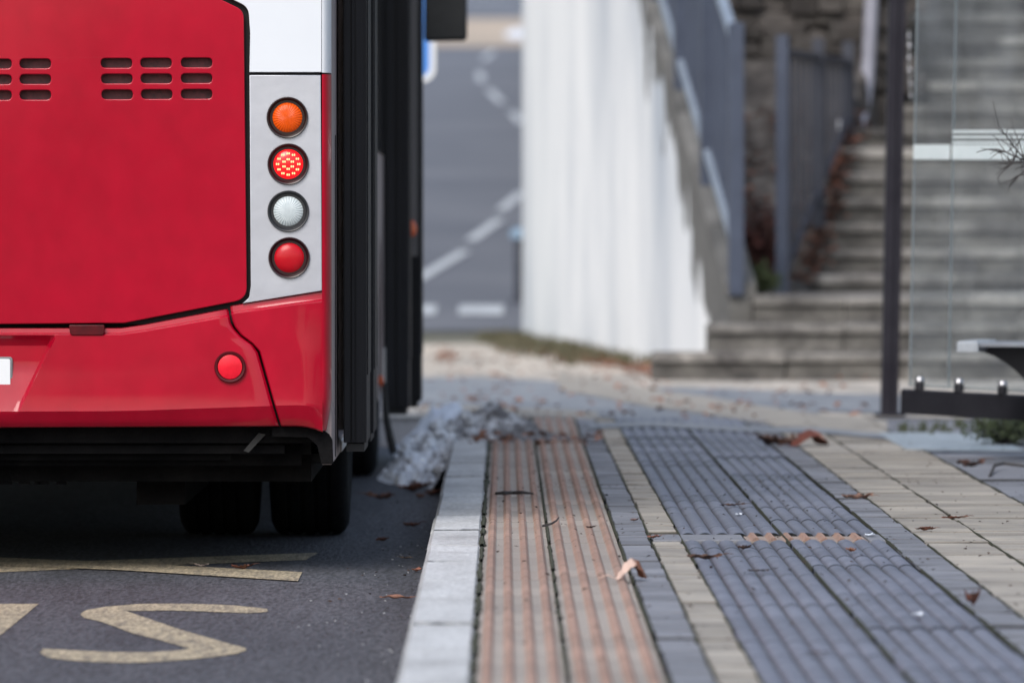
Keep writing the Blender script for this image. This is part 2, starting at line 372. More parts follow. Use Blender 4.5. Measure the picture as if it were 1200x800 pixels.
# unseen row added behind the camera to shape what the glossy paint mirrors
def added_hedge_top(x): return max(.7, 2.6 + 3.4*noise.noise(Vector((x*.16, 1.7, 0))) + 1.6*noise.noise(Vector((x*.6, 4.1, 0))))
mb = MB(); xs = lin(-42, 42, 150)
mb.loft([[(x, -16 + .8*noise.noise(Vector((x*.5, k*.9, 2))) + (.9 if k == 6 else 0), -.32 + added_hedge_top(x)*k/6) for x in xs] for k in range(7)] + [[(x, -19, -.3) for x in xs]], closed=False)
stuff(mb.build('added_hedge', mat('dark_added_hedge', (.028,.034,.018), (.06,.055,.04), 3, .95, 1.0, 12)))
# dashed centre line draped on the hill
def HP(px, py):
    Y = 34544 / (py + 172.0)
    return (px - 591)/F*Y, Y
def dash(mb, a, b, wd, dz=.022):
    (x0, y0), (x1, y1) = HP(*a), HP(*b); n = 6; L_, R_ = [], []
    for i in range(n+1):
        t = i/n; x, y = x0+(x1-x0)*t, y0+(y1-y0)*t
        L_.append((x-wd/2, y, hill(y)+dz)); R_.append((x+wd/2, y, hill(y)+dz))
    mb.loft([[L_[i], R_[i]] for i in range(n+1)], closed=False)
mb = MB()
for a, b in (((466,344),(545,296)), ((551,284),(586,259)), ((587,248),(612,227)), ((640,165),(622,152)), ((612,146),(600,133)), ((588,122),(573,107)), ((564,97),(562,86)), ((566,72),(578,62))):
    dash(mb, a, b, .135)
for x0, x1 in ((470,512), (537,590)):
    (xa, ya), (xb, yb) = HP(x0, 371), HP(x1, 360)
    mb.add([(xa,ya,hill(ya)+.022),(xb,ya,hill(ya)+.022),(xb,yb,hill(yb)+.022),(xa,yb,hill(yb)+.022)], [(0,1,2,3)])
(xa, ya), (xb, yb) = HP(540, 6), HP(625, 1)
mb.add([(-2.4,196,hill(196)+.04),(.2,196.5,hill(196.5)+.04),(.2,197.8,hill(197.8)+.04),(-2.4,197.3,hill(197.3)+.04)], [(0,1,2,3)])
struct(mb.build('road_centre_line', M_['white_line']))

# paint on the near road (letters U and S of the bus bay, zigzag above)
ZR = -.15 + .002
def GR(px, py): p = G(px, py, -.15); return (p.x, p.y)
def marking(name, polys):
    mb = MB()
    nfirst = 10**9
    for pi_, pts in enumerate(polys):
        if pi_ == 1: nfirst = len(mb.v)
        if len(pts) > 4:
            cu = bpy.data.curves.new('t', 'CURVE'); cu.dimensions = '2D'; cu.fill_mode = 'BOTH'
            sp = cu.splines.new('POLY'); sp.points.add(len(pts)-1); sp.use_cyclic_u = True
            for q, p in zip(sp.points, pts): q.co = (p[0], p[1], 0, 1)
            ob = bpy.data.objects.new('t', cu); COL.objects.link(ob)
            dg = bpy.context.evaluated_depsgraph_get(); dg.update()
            me = bpy.data.meshes.new_from_object(ob.evaluated_get(dg)); bpy.data.objects.remove(ob)
            mb.add([(v.co.x, v.co.y, ZR) for v in me.vertices], [tuple(p.vertices) for p in me.polygons])
        else: mb.add([(p[0], p[1], ZR) for p in pts], [tuple(range(len(pts)))])
    for q in range(len(mb.v)): mb.v[q] = (mb.v[q][0], mb.v[q][1], mb.v[q][2] + (.002 if q >= nfirst else 0))
    return struct(mb.build(name, M_['yellow_paint']))
s_px = [(375,482),(390,468),(410,460),(500,445),(640,433),(770,431),(900,432),(1000,435),(1100,440),(1250,455),(1256,468),(1180,476),(1000,470),(880,465),(780,463),(590,466),(720,510),(850,555),(1000,598),(1070,618),(1150,640),(1152,652),(1100,667),(1000,681),(820,698),(700,705),(600,708),(500,706),(420,703),(300,695),(220,682),(185,662),(200,642),(330,650),(480,657),(600,660),(700,660),(820,652),(890,643),(760,605),(620,570),(540,540),(470,515),(395,498)]
marking('road_letter', [[GR(x/4, 600 + y/4) for x, y in s_px]])
yU0, yU1 = 17.25, 20.0
u = [(-1.365,yU1),(-1.365,17.9),(-1.42,17.5),(-1.55,yU0),(-1.70,yU0),(-1.83,17.5),(-1.885,17.9),(-1.885,yU1),(-1.755,yU1),(-1.755,18.0),(-1.70,17.75),(-1.55,17.75),(-1.495,18.0),(-1.495,yU1)]
marking('road_letter', [u])
mb_z = [[GR(373,648), GR(358,656.5), GR(150,664.5), GR(-80,674), GR(-80,664)], [GR(354,671.5), GR(349,682), GR(150,669.5), GR(-80,660), GR(-80,651), GR(140,660)]]
marking('road_zigzag', mb_z)

# pavement: soil bed with real paving units on it
X0, X1 = -.2317, -.068
mb = MB(); mb.box(-.225, 6.0, -8, 34.2, -.20, -.022); struct(mb.build('pavement', M_['joint']))
YA, YB = 7.0, 33.6
def wob(x, y, k=.004): return k*noise.noise(Vector((x*.7, y*.45, 3.1)))
sheet('verge', [(-6,55.5),(-.3,54.6),(.3,53.8),(.9,56),(.9,62.4),(-6,62.4)], -.002, mat('verge_soil', (.16,.155,.125), (.085,.085,.06), 1.4, .95, .8, 20, fine=.3, fscale=20, stretch=(1,.3,1)))
mb = MB(); y = -2.0
while y < 33.9:
    l = random.choice((1.0, 1.0, 1.0, .5)); j = wob(0, y, .006)
    mb.cbox(X0 + j, X1 + j*.5, y+.003, y+l-.003, -.19, random.uniform(-.002,.002), .012, random.random(), .002, side=-2.6); y += l
struct(mb.build('kerb', M_['kerb']))
mb = MB(); y = 12.0                       # mortar smeared over the kerb joints
while y < 29:
    rows = [[(x, y + .012*noise.noise(Vector((x*30, y, 1))) - .004 - .010*noise.noise(Vector((x*18, y, 4))), .0034), (x, y + .012*noise.noise(Vector((x*30, y, 1))) + .008 + .010*noise.noise(Vector((x*18, y, 9))), .0034)] for x in lin(X0 + .006, X1 - .006, 12)]
    mb.loft(rows, closed=False); y += random.choice((.5, 1.0, 1.0))
struct(mb.build('kerb_mortar', mat('kerb_mortar', (.20,.20,.20), (.34,.34,.335), 20, .9)))
def ribbed(mb, x0, x1, y0, y1, n, h, flat, dz, wavy=False, sd_=-.6):
    """one ribbed paving unit; cross-section across x, extruded along y, skirted down"""
    pts = []; wd = (x1 - x0)/n; per = 10
    for k in range(n*per + 1):
        t = k/per; f = t - math.floor(t)
        if wavy: zz = h*(abs(math.sin(math.pi*f))**.55)
        else:
            a = abs(f - .5)*2
            zz = h*max(0., min(1., (flat + .28 - a)/.28)); zz = h*(zz/h)**.8 if zz > 0 else 0
        pts.append((x0 + (x1-x0)*k/(n*per), zz))
    rr = random.random(); tl, tr = random.uniform(-.001,.001), random.uniform(-.001,.001)
    e = .004; rings = []
    for yy, dn, sk in ((y0, -.03, 1), (y0, -.002, 0), (y0+e, 0, 0), (y1-e, 0, 0), (y1, -.002, 0), (y1, -.03, 1)):
        t = (yy - y0)/(y1 - y0)
        rings.append([(x, yy, -.03) if sk else (x, yy, dz + zz + dn + tl*(1-t) + tr*t) for x, zz in pts])
    full = []
    for r in rings: full.append([(r[0][0], r[0][1], -.03)] + r + [(r[-1][0], r[-1][1], -.03)])
    mb.loft(full[:3], closed=False, rnd=sd_); mb.loft(full[2:4], closed=False, rnd=rr); mb.loft(full[3:], closed=False, rnd=sd_)
mb = MB()
for xa, xb in ((-.062,.131), (.141,.344)):
    y = YA + random.uniform(0, .2)
    while y < YB:
        ribbed(mb, xa, xb, y+.0012, y+.3988, 4, .0105, .24, -.0065 + random.uniform(-.0005,.0005)); y += .4
struct(mb.build('peach_tactile_paving', M_['peach']))
mb = MB()
for xa, xb in ((.545,.861), (.864,1.163)):
    y = 7.3
    while y < YB - .3:
        if abs(y - 20.8) < .05: y = 21.2
        if True: ribbed(mb, xa, xb, y+.002, y+.498, 6, .014, .4, -.012 + random.uniform(-.0022,.0022), True, -3.2)
        y += .5
struct(mb.build('blue_grey_ribbed_paving', M_['blue']))
mb = MB(); mb.cbox(.455, .735, 20.82, 21.18, -.03, .001, .003); struct(mb.build('grey_cross_slab', M_['greyp']))
mb = MB(); mb.cbox(1.114, 1.164, 20.81, 21.19, -.03, .001, .003); struct(mb.build('grey_cross_slab', M_['greyp']))
mb = MB(); ribbed(mb, .742, 1.11, 20.82, 21.18, 7, .012, .2, -.004); struct(mb.build('peach_cross_tiles', M_['peach']))
def strip(name, m, x0, x1, step, jz=.0018, y0=YA, y1=YB, skip=None, gap=.005):
    mb = MB(); y = y0 + random.uniform(0, step)
    while y < y1:
        l = step*random.choice((1, 1, 1, .5))
        if not (skip and skip[0] - l < y < skip[1]):
            mb.cbox(x0 + wob(x0, y, .005) + random.uniform(-.002,.002), x1 + wob(x1, y, .005) + random.uniform(-.002,.002), y+gap/2, y+l-gap/2, -.03, random.uniform(-jz,jz) - (.004 if random.random() < .12 else 0), .003, random.random(), jz, side=-1.9)
        y += l
    return struct(mb.build(name, m))
strip('grey_paving_strip', M_['greyp'], .352, .445, .25)
strip('cream_paving_strip', M_['cream'], .450, .540, .25, skip=(20.82, 21.2))
strip('grey_paving_strip', M_['greyp'], 1.165, 1.271, .22)
strip('cream_paving_strip', M_['cream'], 1.275, 1.469, .22, .0016)
strip('cream_paving_strip', M_['cream'], 1.474, 1.781, .22, .0016)
for xa in lin(1.79, 5.59, 8): strip('grey_paving_strip', M_['greyp'], xa, xa + .53, .8, .004, gap=.006)
# near ground behind those strips toward and past the camera
mb = MB(); mb.box(-.06, 6, -8, 6.9, -.03, .0); struct(mb.build('pavement', M_['greyp']))

# forecourt beyond the paving
mb = MB(); mb.box(-.62, -.226, 34.02, 40.3, -.2, -.012); struct(mb.build('pavement', M_['kerb']))
sheet('forecourt', [(-.62,34.0),(8,34.0),(8,62.5),(-9,62.5),(-9,40.1),(-.62,40.1)], -.006, M_['sand'])
def band(name, ctr, wd, z, m):
    """ribbon on the ground along pixel points, its half width given in photo rows"""
    mb = MB(); rows = []
    for px, py in ctr:
        a, b = G(px, py + wd/2), G(px, py - wd/2); rows.append([(a.x, a.y, z), (b.x, b.y, z)])
    mb.loft(rows, closed=False); return struct(mb.build(name, m))
band('path', [(486,458),(560,458),(640,462),(700,470),(780,479),(860,486),(960,489)], 34, -.003, M_['bluepath'])
band('path', [(770,465),(850,465),(930,470),(1010,472),(1100,474),(1240,478)], 22, -.002, M_['bluepath'])
band('cream_edging', [(655,447),(700,454),(760,466),(830,475),(900,487),(960,495),(1040,503)], 20, .001, M_['cream'])
band('cream_edging', [(516,482),(560,482),(640,484),(700,487)], 10, .001, M_['cream'])
band('grey_border', [(690,500),(760,497),(860,503),(960,505),(1040,512)], 6, .004, M_['bluepath'])

# moss in the long joints
def moss(xj, wd, y0=9, y1=33.4, h=.006):
    mb = MB(); L_ = []; y = y0
    while y < y1:
        nz = noise.noise(Vector((y*9, xj*50, 0))); n2 = noise.noise(Vector((y*9, xj*50, 7))); n3 = noise.noise(Vector((y*23, xj*50, 3)))
        g = max(.15, .75 + .5*noise.noise(Vector((y*.8, xj*9, 1))))
        a = wd*g*(.8 + .7*nz + .5*n3); b = wd*g*(.8 + .7*n2 - .5*n3); hh = h*g*(.7 + .5*nz)
        L_.append([(xj - max(a,.001), y, -.008), (xj - max(a,.001)*.45, y, hh), (xj + max(b,.001)*.45, y, hh*.9), (xj + max(b,.001), y, -.008)]); y += .03
    for i in range(0, len(L_) - 6, 6):        # tufts with short bare runs between them
        if noise.noise(Vector((i*.11, xj*30, 8))) > -.22: mb.loft(L_[i:i+7], closed=False)
    return stuff(mb.build('moss', M_['moss']))
for xj, wd in ((X1+.001, .013), (.136, .008), (.349, .006), (.4475, .005), (.543, .005), (.8625, .0040), (1.1655, .0025), (1.2735, .0035), (1.4715, .003), (1.784, .006)):
    moss(xj, wd)

# ------------------------------------------------------------------ retaining wall, stairs, bank
ang = math.atan2(1, -.0862)              # direction of the wall in plan
W0 = Vector((1.415, 42.9, 0))
wd_ = Vector((-.0862, 1, 0)).normalized()
def WP(s_, off=0, z=0):
    nrm = Vector((wd_.y, -wd_.x, 0))     # to the right of the wall
    p = W0 + wd_*s_ + nrm*off; p.z = z; return p
def cope(s_): return min(.50 + .42*s_, 3.9)
wall = empty('retaining_wall', W0); wall.rotation_euler = (0, 0, math.atan2(wd_.y, wd_.x))
tag(wall, 'tall whitewashed concrete retaining wall with streaked face beside the stone stairs', 'wall')
prof = [(0, -.1), (0, .50), (8.1, 3.9), (14.7, 3.9), (14.7, -.1)]
mb = MB(); n = len(prof)
mb.add([(x, 0, z) for x, z in prof] + [(x, -.14, z) for x, z in prof], [tuple(range(n)), tuple(range(2*n-1, n-1, -1))] + [(i, (i+1) % n, n+(i+1) % n, n+i) for i in range(n)])
mb.build('wall_body', M_['whitewall'], wall)
mb = MB()
for i in range(9):
    a, b = i*.9 + .01, i*.9 + .89
    za, zb = cope(a) + .002, cope(b) + .002
    mb.add([(a,.03,za),(b,.03,zb),(b,-.17,zb),(a,-.17,za),(a,.03,za+.07),(b,.03,zb+.07),(b,-.17,zb+.07),(a,-.17,za+.07)], [(0,3,2,1),(4,5,6,7),(0,1,5,4),(1,2,6,5),(2,3,7,6),(3,0,4,7)], random.random())
mb.build('coping', mat('coping_concrete', (.19,.185,.175), (.10,.098,.094), 3, .9, .6, 20, rnd=.2), wall)

stairs = empty('stone_staircase', (2.4, 42, 0))
tag(stairs, 'weathered grey stone staircase climbing away beside the bank, seen partly through glass', 'staircase')
def step(xa, xb, yf, yb, zt, zb, lip=.03):
    mb = MB(); x = xa - 2.4
    while x < xb - 2.4 - .05:
        l = random.uniform(.5, 1.1); xe = min(x + l, xb - 2.4)
        j = random.uniform(-.02, .02)
        mb.cbox(x+.004, xe-.004, yf-42+lip+j, yb-42, zb, zt-.062, .01, random.random()*.35, .003)  # riser shade put into the tone: darker here, paler on the nosing
        mb.cbox(x+.002, xe-.002, yf-42+j, yb-42, zt-.060, zt+random.uniform(-.008,.006), .016, random.random()*1.0+.3, .008); x = xe
    return mb.build('step', M_['stone'], stairs)
step(.91, 7.0, 42.0, 42.5, .17, -.05)
step(1.26, 7.0, 42.36, 42.86, .34, -.05)
step(1.56, 7.0, 42.72, 44.9, .51, -.05)
zt = .62; yy = 45.1; xl = 1.98; k = 0
while k < 6:
    step(xl, 7.5, yy, yy + .55, zt, zt - .35); zt += .17; yy += .335; xl += .062; k += 1
# landing, then the next flight further right
step(2.33, 7.5, yy, yy + 1.3, zt - .02, zt - .4)
yy2, z2 = yy + .9, zt + .15
for k in range(9):
    step(2.76 + .03*k, 8, yy2, yy2 + .6, z2, z2 - .4); z2 += .17; yy2 += .34

def bankz(x, y):
    b = .44 + max(0, y - 44.0)*.16 + max(0, y - 45.2)*.36
    if y > 49.5: b += (y - 49.5)*.9
    b = min(b, 6.2)
    return b + .10*noise.noise(Vector((x*2.2, y*2.2, 0))) + .05*noise.noise(Vector((x*6, y*6, 4))) if y > 43.6 else b - .02
def bankx(u, y): return WP(y - 42.9, .10).x + u
mb = MB(); us = lin(0, 7.5, 100); ys_ = lin(43.0, 56.0, 110)
mb.loft([[(bankx(u, y), y, bankz(bankx(u, y), y) - (1.0 if bankx(u, y) > 2.02 + (y-45)*.19 and y < 50.5 else 0)) for u in us] for y in ys_], closed=False)
struct(mb.build('bank', M_['bankstone']))
mb = MB(); grid(mb, lin(1.2, 60, 30), [54.8, 57, 62, 75, 100, 150], lambda x, y: (5.0 if y < 56 else 6.3) + .5*noise.noise(Vector((x*.2, y*.2, 0))) if x > .6 else hill(y) - .3)
struct(mb.build('hillside', M_['earth']))

# rough stones showing in the bank: one retaining wall of rubble behind the railing
rub = empty('rubble_wall', (2.6, 48.12, 1.8))
tag(rub, 'dark rough rubble stone wall rising behind the railing and the drainpipe', 'wall')
mb = MB(); z = 1.1
random.seed(3)
while z < 4.6:
    h = random.uniform(.09, .18); x = -1.55
    while x < .12:
        l = random.uniform(.12, .34)
        mb.cbox(x+.006, x+l-.006, random.uniform(-.09,.0), .5, z-1.8+random.uniform(-.02,.02), z-1.8+h+random.uniform(-.02,.03), .03, random.random(), .012); x += l
    z += h
mb.build('stonework', mat('rubble_stone', (.105,.095,.087), (.035,.029,.027), 1.8, .95, 1.0, 8, rnd=.4, fine=.3, fscale=10), rub)

# ------------------------------------------------------------------ railing on the wall, fence by the stairs
rail = empty('stair_railing', WP(0, .04, .55))
rail.rotation_euler = (0, 0, math.atan2(wd_.y, wd_.x))
tag(rail, 'slate blue steel railing climbing along the coping of the white wall', 'railing')
def rp(s_): return .27 + .40*s_       # bottom rail height above the root
SP = [0, 1.55, 3.1, 4.65, 6.2, 7.4]
for i, s_ in enumerate(SP):
    mb = MB(); zb = cope(s_) - .55 + .05; tp = rp(s_) + (1.40 if i == 0 else 1.32)
    mb.cbox(s_-.045, s_+.045, -.045, .045, zb if i else -.04, tp, .006)
    mb.build('post', M_['fence'], rail)
for i in range(len(SP) - 1):
    a, b = SP[i] + .05, SP[i+1] - .05
    for nm, dz, th, m in (('bottom_rail', 0, .022, M_['railtop']), ('top_rail', 1.27, .026, M_['railtop'])):
        mb = MB(); za, zb = rp(a) + dz, rp(b) + dz; w2 = .030
        mb.add([(a,-w2,za-th),(b,-w2,zb-th),(b,w2,zb-th),(a,w2,za-th),(a,-w2,za+th),(b,-w2,zb+th),(b,w2,zb+th),(a,w2,za+th)], [(0,3,2,1),(4,5,6,7),(0,1,5,4),(1,2,6,5),(2,3,7,6),(3,0,4,7)])
        mb.build(nm, m, rail)
    mb = MB(); x = a + .05
    while x < b - .03:
        mb.box(x-.011, x+.011, -.026, -.004, rp(x)+.022, rp(x)+1.245); x += .11
    mb.build('balusters', M_['fence'], rail)

fen = empty('stair_fence', (1.793, 44.0, .45))
fd = Vector((2.37-1.793, 3.0, 0)).normalized(); fen.rotation_euler = (0, 0, math.atan2(fd.y, fd.x))
tag(fen, 'dark slate metal fence with close upright bars at the edge of the stone stairs', 'fence')
FP = [0, 1.62, 3.05]
for i, s_ in enumerate(FP):
    mb = MB(); mb.cbox(s_-.038, s_+.038, -.038, .038, max(0, .36*s_-.1), 1.72 + .012*s_, .006); mb.build('post', M_['fence'] if i == 0 else M_['fencedark'], fen)
for i in range(2):
    a, b = FP[i] + .042, FP[i+1] - .042
    mb = MB(); mb.cbox(a, b, -.02, .02, 1.60, 1.64, .004); mb.build('top_rail', M_['fencedark'], fen)
    mb = MB(); za, zb = .15 + .36*a, .15 + .36*b
    mb.add([(a,-.02,za-.02),(b,-.02,zb-.02),(b,.02,zb-.02),(a,.02,za-.02),(a,-.02,za+.02),(b,-.02,zb+.02),(b,.02,zb+.02),(a,.02,za+.02)], [(0,3,2,1),(4,5,6,7),(0,1,5,4),(1,2,6,5),(2,3,7,6),(3,0,4,7)])
    mb.build('bottom_rail', M_['fencedark'], fen)
    x = a + .03
    while x < b - .02:
        mb = MB(); mb.box(x-.014, x+.014, -.012, .012, .17 + .36*x, 1.60); mb.build('bar', M_['fencedark'], fen); x += .25

mb = MB()
mb.tube([P(1022,-160,47.92), P(1021,0,47.92), P(1018,60,47.92), P(1016,95,47.92), P(1013,118,47.86), P(1009,137,47.75), P(1004,152,47.6)], .048, 12)
o = mb.build('drainpipe', M_['pipe']); tag(o, 'pale drainpipe bending forward at its foot above the landing', 'drainpipe')
mb = MB(); mb.lathe([(.0,-.05),(.03,-.042),(.048,-.018),(.05,.0),(.048,.018),(.03,.042),(.0,.05)], 16, 'Z', Matrix.Translation(P(986,148,47.1)))
tag(mb.build('ball', M_['cleansnow']), 'small pale round ball lying by the fence on the landing', 'ball')

# ------------------------------------------------------------------ plants
def blades(name, m, spots, h, n, spread, wdt=.006, kind='stuff', label=None, cat=None):
    mb = MB()
    for (x, y, z) in spots:
        for _ in range(n):
            a = random.uniform(0, 6.283); r = spread*random.random()**.7
            bx, by = x + r*math.cos(a), y + r*math.sin(a); hh = h*random.uniform(.4, 1.1); le = random.uniform(.1,.7)*hh; b = random.uniform(0, 6.283)
            ca, sa = math.cos(b), math.sin(b); wx, wy = -sa*wdt, ca*wdt
            p0 = Vector((bx,by,z)); p1 = Vector((bx+ca*le*.35, by+sa*le*.35, z+hh*.65)); p2 = Vector((bx+ca*le, by+sa*le, z+hh))
            ww = Vector((wx, wy, 0))
            mb.add([p0-ww, p0+ww, p1+ww*.7, p1-ww*.7, p2], [(0,1,2,3),(3,2,4)], random.random())
    o = mb.build(name, m)
    if kind == 'stuff': stuff(o, label, cat)
    else: tag(o, label, cat)
    return o
random.seed(11)
spots = []
for t in lin(0, 1, 46):
    s_ = 3.2 + t*11.3
    p = WP(s_, -.10 - random.random()*.35); spots.append((p.x, p.y, -.01))
for _ in range(60):
    x_ = random.uniform(585, 690); p = G(x_, 398 + (x_-585)*.19 + random.gauss(0, 5)); spots.append((p.x, p.y, -.01))
blades('verge_grass', mat('dry_verge_grass', (.060,.062,.030), (.15,.13,.085), 8, .9), spots, .10, 22, .16, .006)
sp2 = [G(x, y) for x, y in ((1063,507),(1081,507),(1104,506),(1124,500),(1143,500),(1158,501))]
blades('joint_weeds', mat('joint_weed_green', (.06,.075,.035), (.10,.11,.06), 20, .9), [(p.x + random.gauss(0,.02), p.y + random.gauss(0,.2), 0) for p in sp2 for _ in range(5)], .055, 9, .014, .0028)
def leafbush(name, m, base, rad, h, n, ls, label, cat, stem=None):
    """small bushy plant: many little leaves through an uneven volume, on thin stems"""
    root = empty(name, base); tag(root, label, cat)
    mb = MB(); st = MB()
    tips = []
    for _ in range(max(9, n//40)):
        a = random.uniform(0, 6.283); r = rad*random.random()**.5; tip = Vector((r*math.cos(a), r*math.sin(a), h*random.uniform(.45, 1)*(1-.35*(r/rad)**2)))
        st.tube([(0,0,-.01), tip*.5 + Vector((0,0,.1*h)), tip], [.006,.004,.002], 5); tips.append(tip)
    for _ in range(n):
        t = random.choice(tips); c = t*random.uniform(.45, 1.05) + Vector((random.gauss(0, .16)*rad, random.gauss(0, .16)*rad, random.gauss(0, .10)*h)); c.z = max(.005, c.z)
        d = Vector((random.gauss(0,1), random.gauss(0,1), random.gauss(.3,.8))).normalized(); sd_ = d.orthogonal().normalized()
        sd_ = Matrix.Rotation(random.uniform(0,6.28), 3, d) @ sd_; l = ls*random.uniform(.6,1.3)
        nn = d.cross(sd_)*l*.12
        mb.add([c, c + d*l*.5 + sd_*l*.3 + nn, c + d*l, c + d*l*.5 - sd_*l*.3 + nn], [(0,1,2),(0,2,3)], random.random())
    mb.build('leaves', m, root); st.build('stems', M_['twig'], root); return root
gm = mat('weed_leaf', (.085,.105,.045), (.045,.060,.028), 14, .75, rnd=.35)
rm = mat('russet_leaf', (.115,.036,.030), (.06,.030,.026), 9, .8, rnd=.4)
b_ = G(1180, 522); leafbush('weed_clump', gm, (b_.x, b_.y, 0), .17, .15, 1500, .020, 'low green weed clump growing from the paving under the dark shelter beam', 'weed')
b_ = G(1235, 512); leafbush('weed_clump', gm, (b_.x, b_.y, 0), .18, .16, 900, .022, 'green weeds at the right picture edge beside the shelter beam', 'weed')
leafbush('low_plant', M_['leafgreen'], (1.60, 43.5, .50), .17, .20, 700, .045, 'low green plant at the foot of the bank between railing and fence', 'plant')
leafbush('russet_shrub', rm, (1.66, 44.8, .56), .20, .55, 1500, .05, 'dark russet leaved shrub on the bank behind the low green plant', 'shrub')
# dead leaves lying over the bank and along the stair edge: nobody could count them
def scatter_leaves(name, m, spots, ls, lift=.02):
    mb = MB()
    for p in spots:
        a = random.uniform(0, 6.283); t = random.uniform(-.5,.5); l = ls*random.uniform(.6,1.3); c, s_ = math.cos(a), math.sin(a)
        d = Vector((c, s_, t)); q = Vector((-s_, c, random.uniform(-.5,.5)))
        b0 = Vector(p) + Vector((0,0,lift*random.random()))
        mb.add([b0, b0 + d*l*.5 + q*l*.3 + Vector((0,0,l*.12)), b0 + d*l, b0 + d*l*.5 - q*l*.3 + Vector((0,0,l*.12))], [(0,1,2),(0,2,3)], random.random())
    return stuff(mb.build(name, m))
deadm = mat('dead_leaf_brown', (.20,.075,.045), (.085,.045,.032), 12, .85, rnd=.45)
sp = []
for _ in range(2600):
    y = random.uniform(44, 51); x = random.uniform(1.45, 3.0)
    if noise.noise(Vector((x*1.3, y*1.0, 9))) > -.05: sp.append((x, y, bankz(x, y) - (.5 if x > 2.02 + (y-45)*.19 else 0)))
for _ in range(500):
    y = random.uniform(45.0, 47.2); sp.append((2.02 + (y-45.1)*.185 + random.gauss(0, .05), y, .62 + (y-45.1)*.507 + random.uniform(-.05,.05)))
scatter_leaves('dead_leaves', deadm, sp, .06)
sp = []
for _ in range(420):
    p = WP(random.uniform(-.6, 7), -.25 - abs(random.gauss(0,.16))); sp.append((p.x, p.y, 0))
for _ in range(60):
    p = G(random.gauss(523,8), random.gauss(418,3)); sp.append((p.x, p.y, 0))
for _ in range(320):
    p = G(random.uniform(495,1020), random.uniform(405,490)); sp.append((p.x, p.y, 0))
for _ in range(50):
    p = G(random.uniform(545,700), random.gauss(519,1.8)); sp.append((p.x, p.y, .01))
scatter_leaves('leaf_litter', mat('litter_rust', (.30,.14,.085), (.16,.075,.05), 12, .85, rnd=.4), sp, .055)
# crumbs of leaf and grit along the gutter and the paving
sp = []
for _ in range(70):
    y = random.uniform(17, 30); sp.append((-.26 - abs(random.gauss(0,.12)), y, -.148))
for _ in range(950):
    sp.append((random.uniform(-.05, 2.5), random.uniform(15, 33), .002))
scatter_leaves('leaf_crumbs', mat('crumb_brown', (.07,.038,.026), (.03,.022,.018), 30, .9, rnd=.4), sp, .014, .003)
mb = MB()
for _ in range(60):
    y = random.uniform(16.5, 27); x = -.25 - abs(random.gauss(0,.22)); r = random.uniform(.002,.0045)
    if y > 21 and x < -.52: continue
    mb.lathe([(0,-.002),(r,0),(r*.7,r*.5),(0,r*.7)], 6, 'Z', Matrix.Translation((x, y, -.148)) @ Matrix.Rotation(random.random(), 4, 'Z'))
stuff(mb.build('gutter_grit', mat('pale_grit', (.45,.46,.48), (.25,.25,.26), 40, .9)))

# ------------------------------------------------------------------ individual fallen leaves
def leaf(px, py, size, rot, label, c1, c2, z=0.0, curl=.8, fold=.5, wid=.55, name='fallen_leaf', lobes=5, group='fallen leaves on paving and road', lift=0.004, rise=1.0):
    p = G(px, py, z); mb = MB(); nu, nv = 17, 7; vs = []
    ph = random.random()*6; random_h = random.uniform(.45, .85)*rise; size *= .9
    for i in range(nu):
        t = i/(nu-1); base = math.sin(math.pi*min(1, t*1.04))**.7 if 0 < t < 1 else 0
        wv = wid*.5*base*(1 + .34*math.cos(lobes*2*math.pi*t + ph)) + .004
        for k in range(nv):
            s_ = (k/(nv-1) - .5)*2; a = (t - .45 + .22*noise.noise(Vector((ph*9, s_*1.3, t))))*curl*2.2
            x = math.sin(a)/max(curl*2.2, .01) if curl > .02 else t - .45
            zc = (1 - math.cos(a))/max(curl*2.2, .01) if curl > .02 else 0
            yv = s_*wv*math.cos(fold*abs(s_)); zz = zc + abs(s_)*wv*math.sin(fold)*1.1 + .16*noise.noise(Vector((t*3.2+ph, s_*2.2, 2)))
            vs.append(Vector((x, yv, zz))*size)
    for v in vs: v.z *= random_h
    mz = min(v.z for v in vs)
    for v in vs: v.z -= mz
    fs = [(i*nv+k, i*nv+k+1, (i+1)*nv+k+1, (i+1)*nv+k) for i in range(nu-1) for k in range(nv-1)]
    mb.add(vs, fs, .5, True)
    e = vs[(nu-1)*nv + nv//2]; mb.tube([e, e + Vector((.12*size,.02*size,.03*size)), e + Vector((.30*size,.06*size,.01*size))], [.018*size,.012*size,.009*size], 5)
    m = mat('leaf_skin', c1, c2, 40, .7, .4, 60)
    o = mb.build(name, m, None, (p.x, p.y, z + lift), None)
    o.rotation_euler = (0, 0, R(rot)); return tag(o, label, 'leaf', group)
random.seed(21)
BR, DK, RD, PK = (.13,.062,.040), (.045,.030,.027), (.17,.055,.036), (.48,.32,.25)
D2 = (.06,.03,.022)
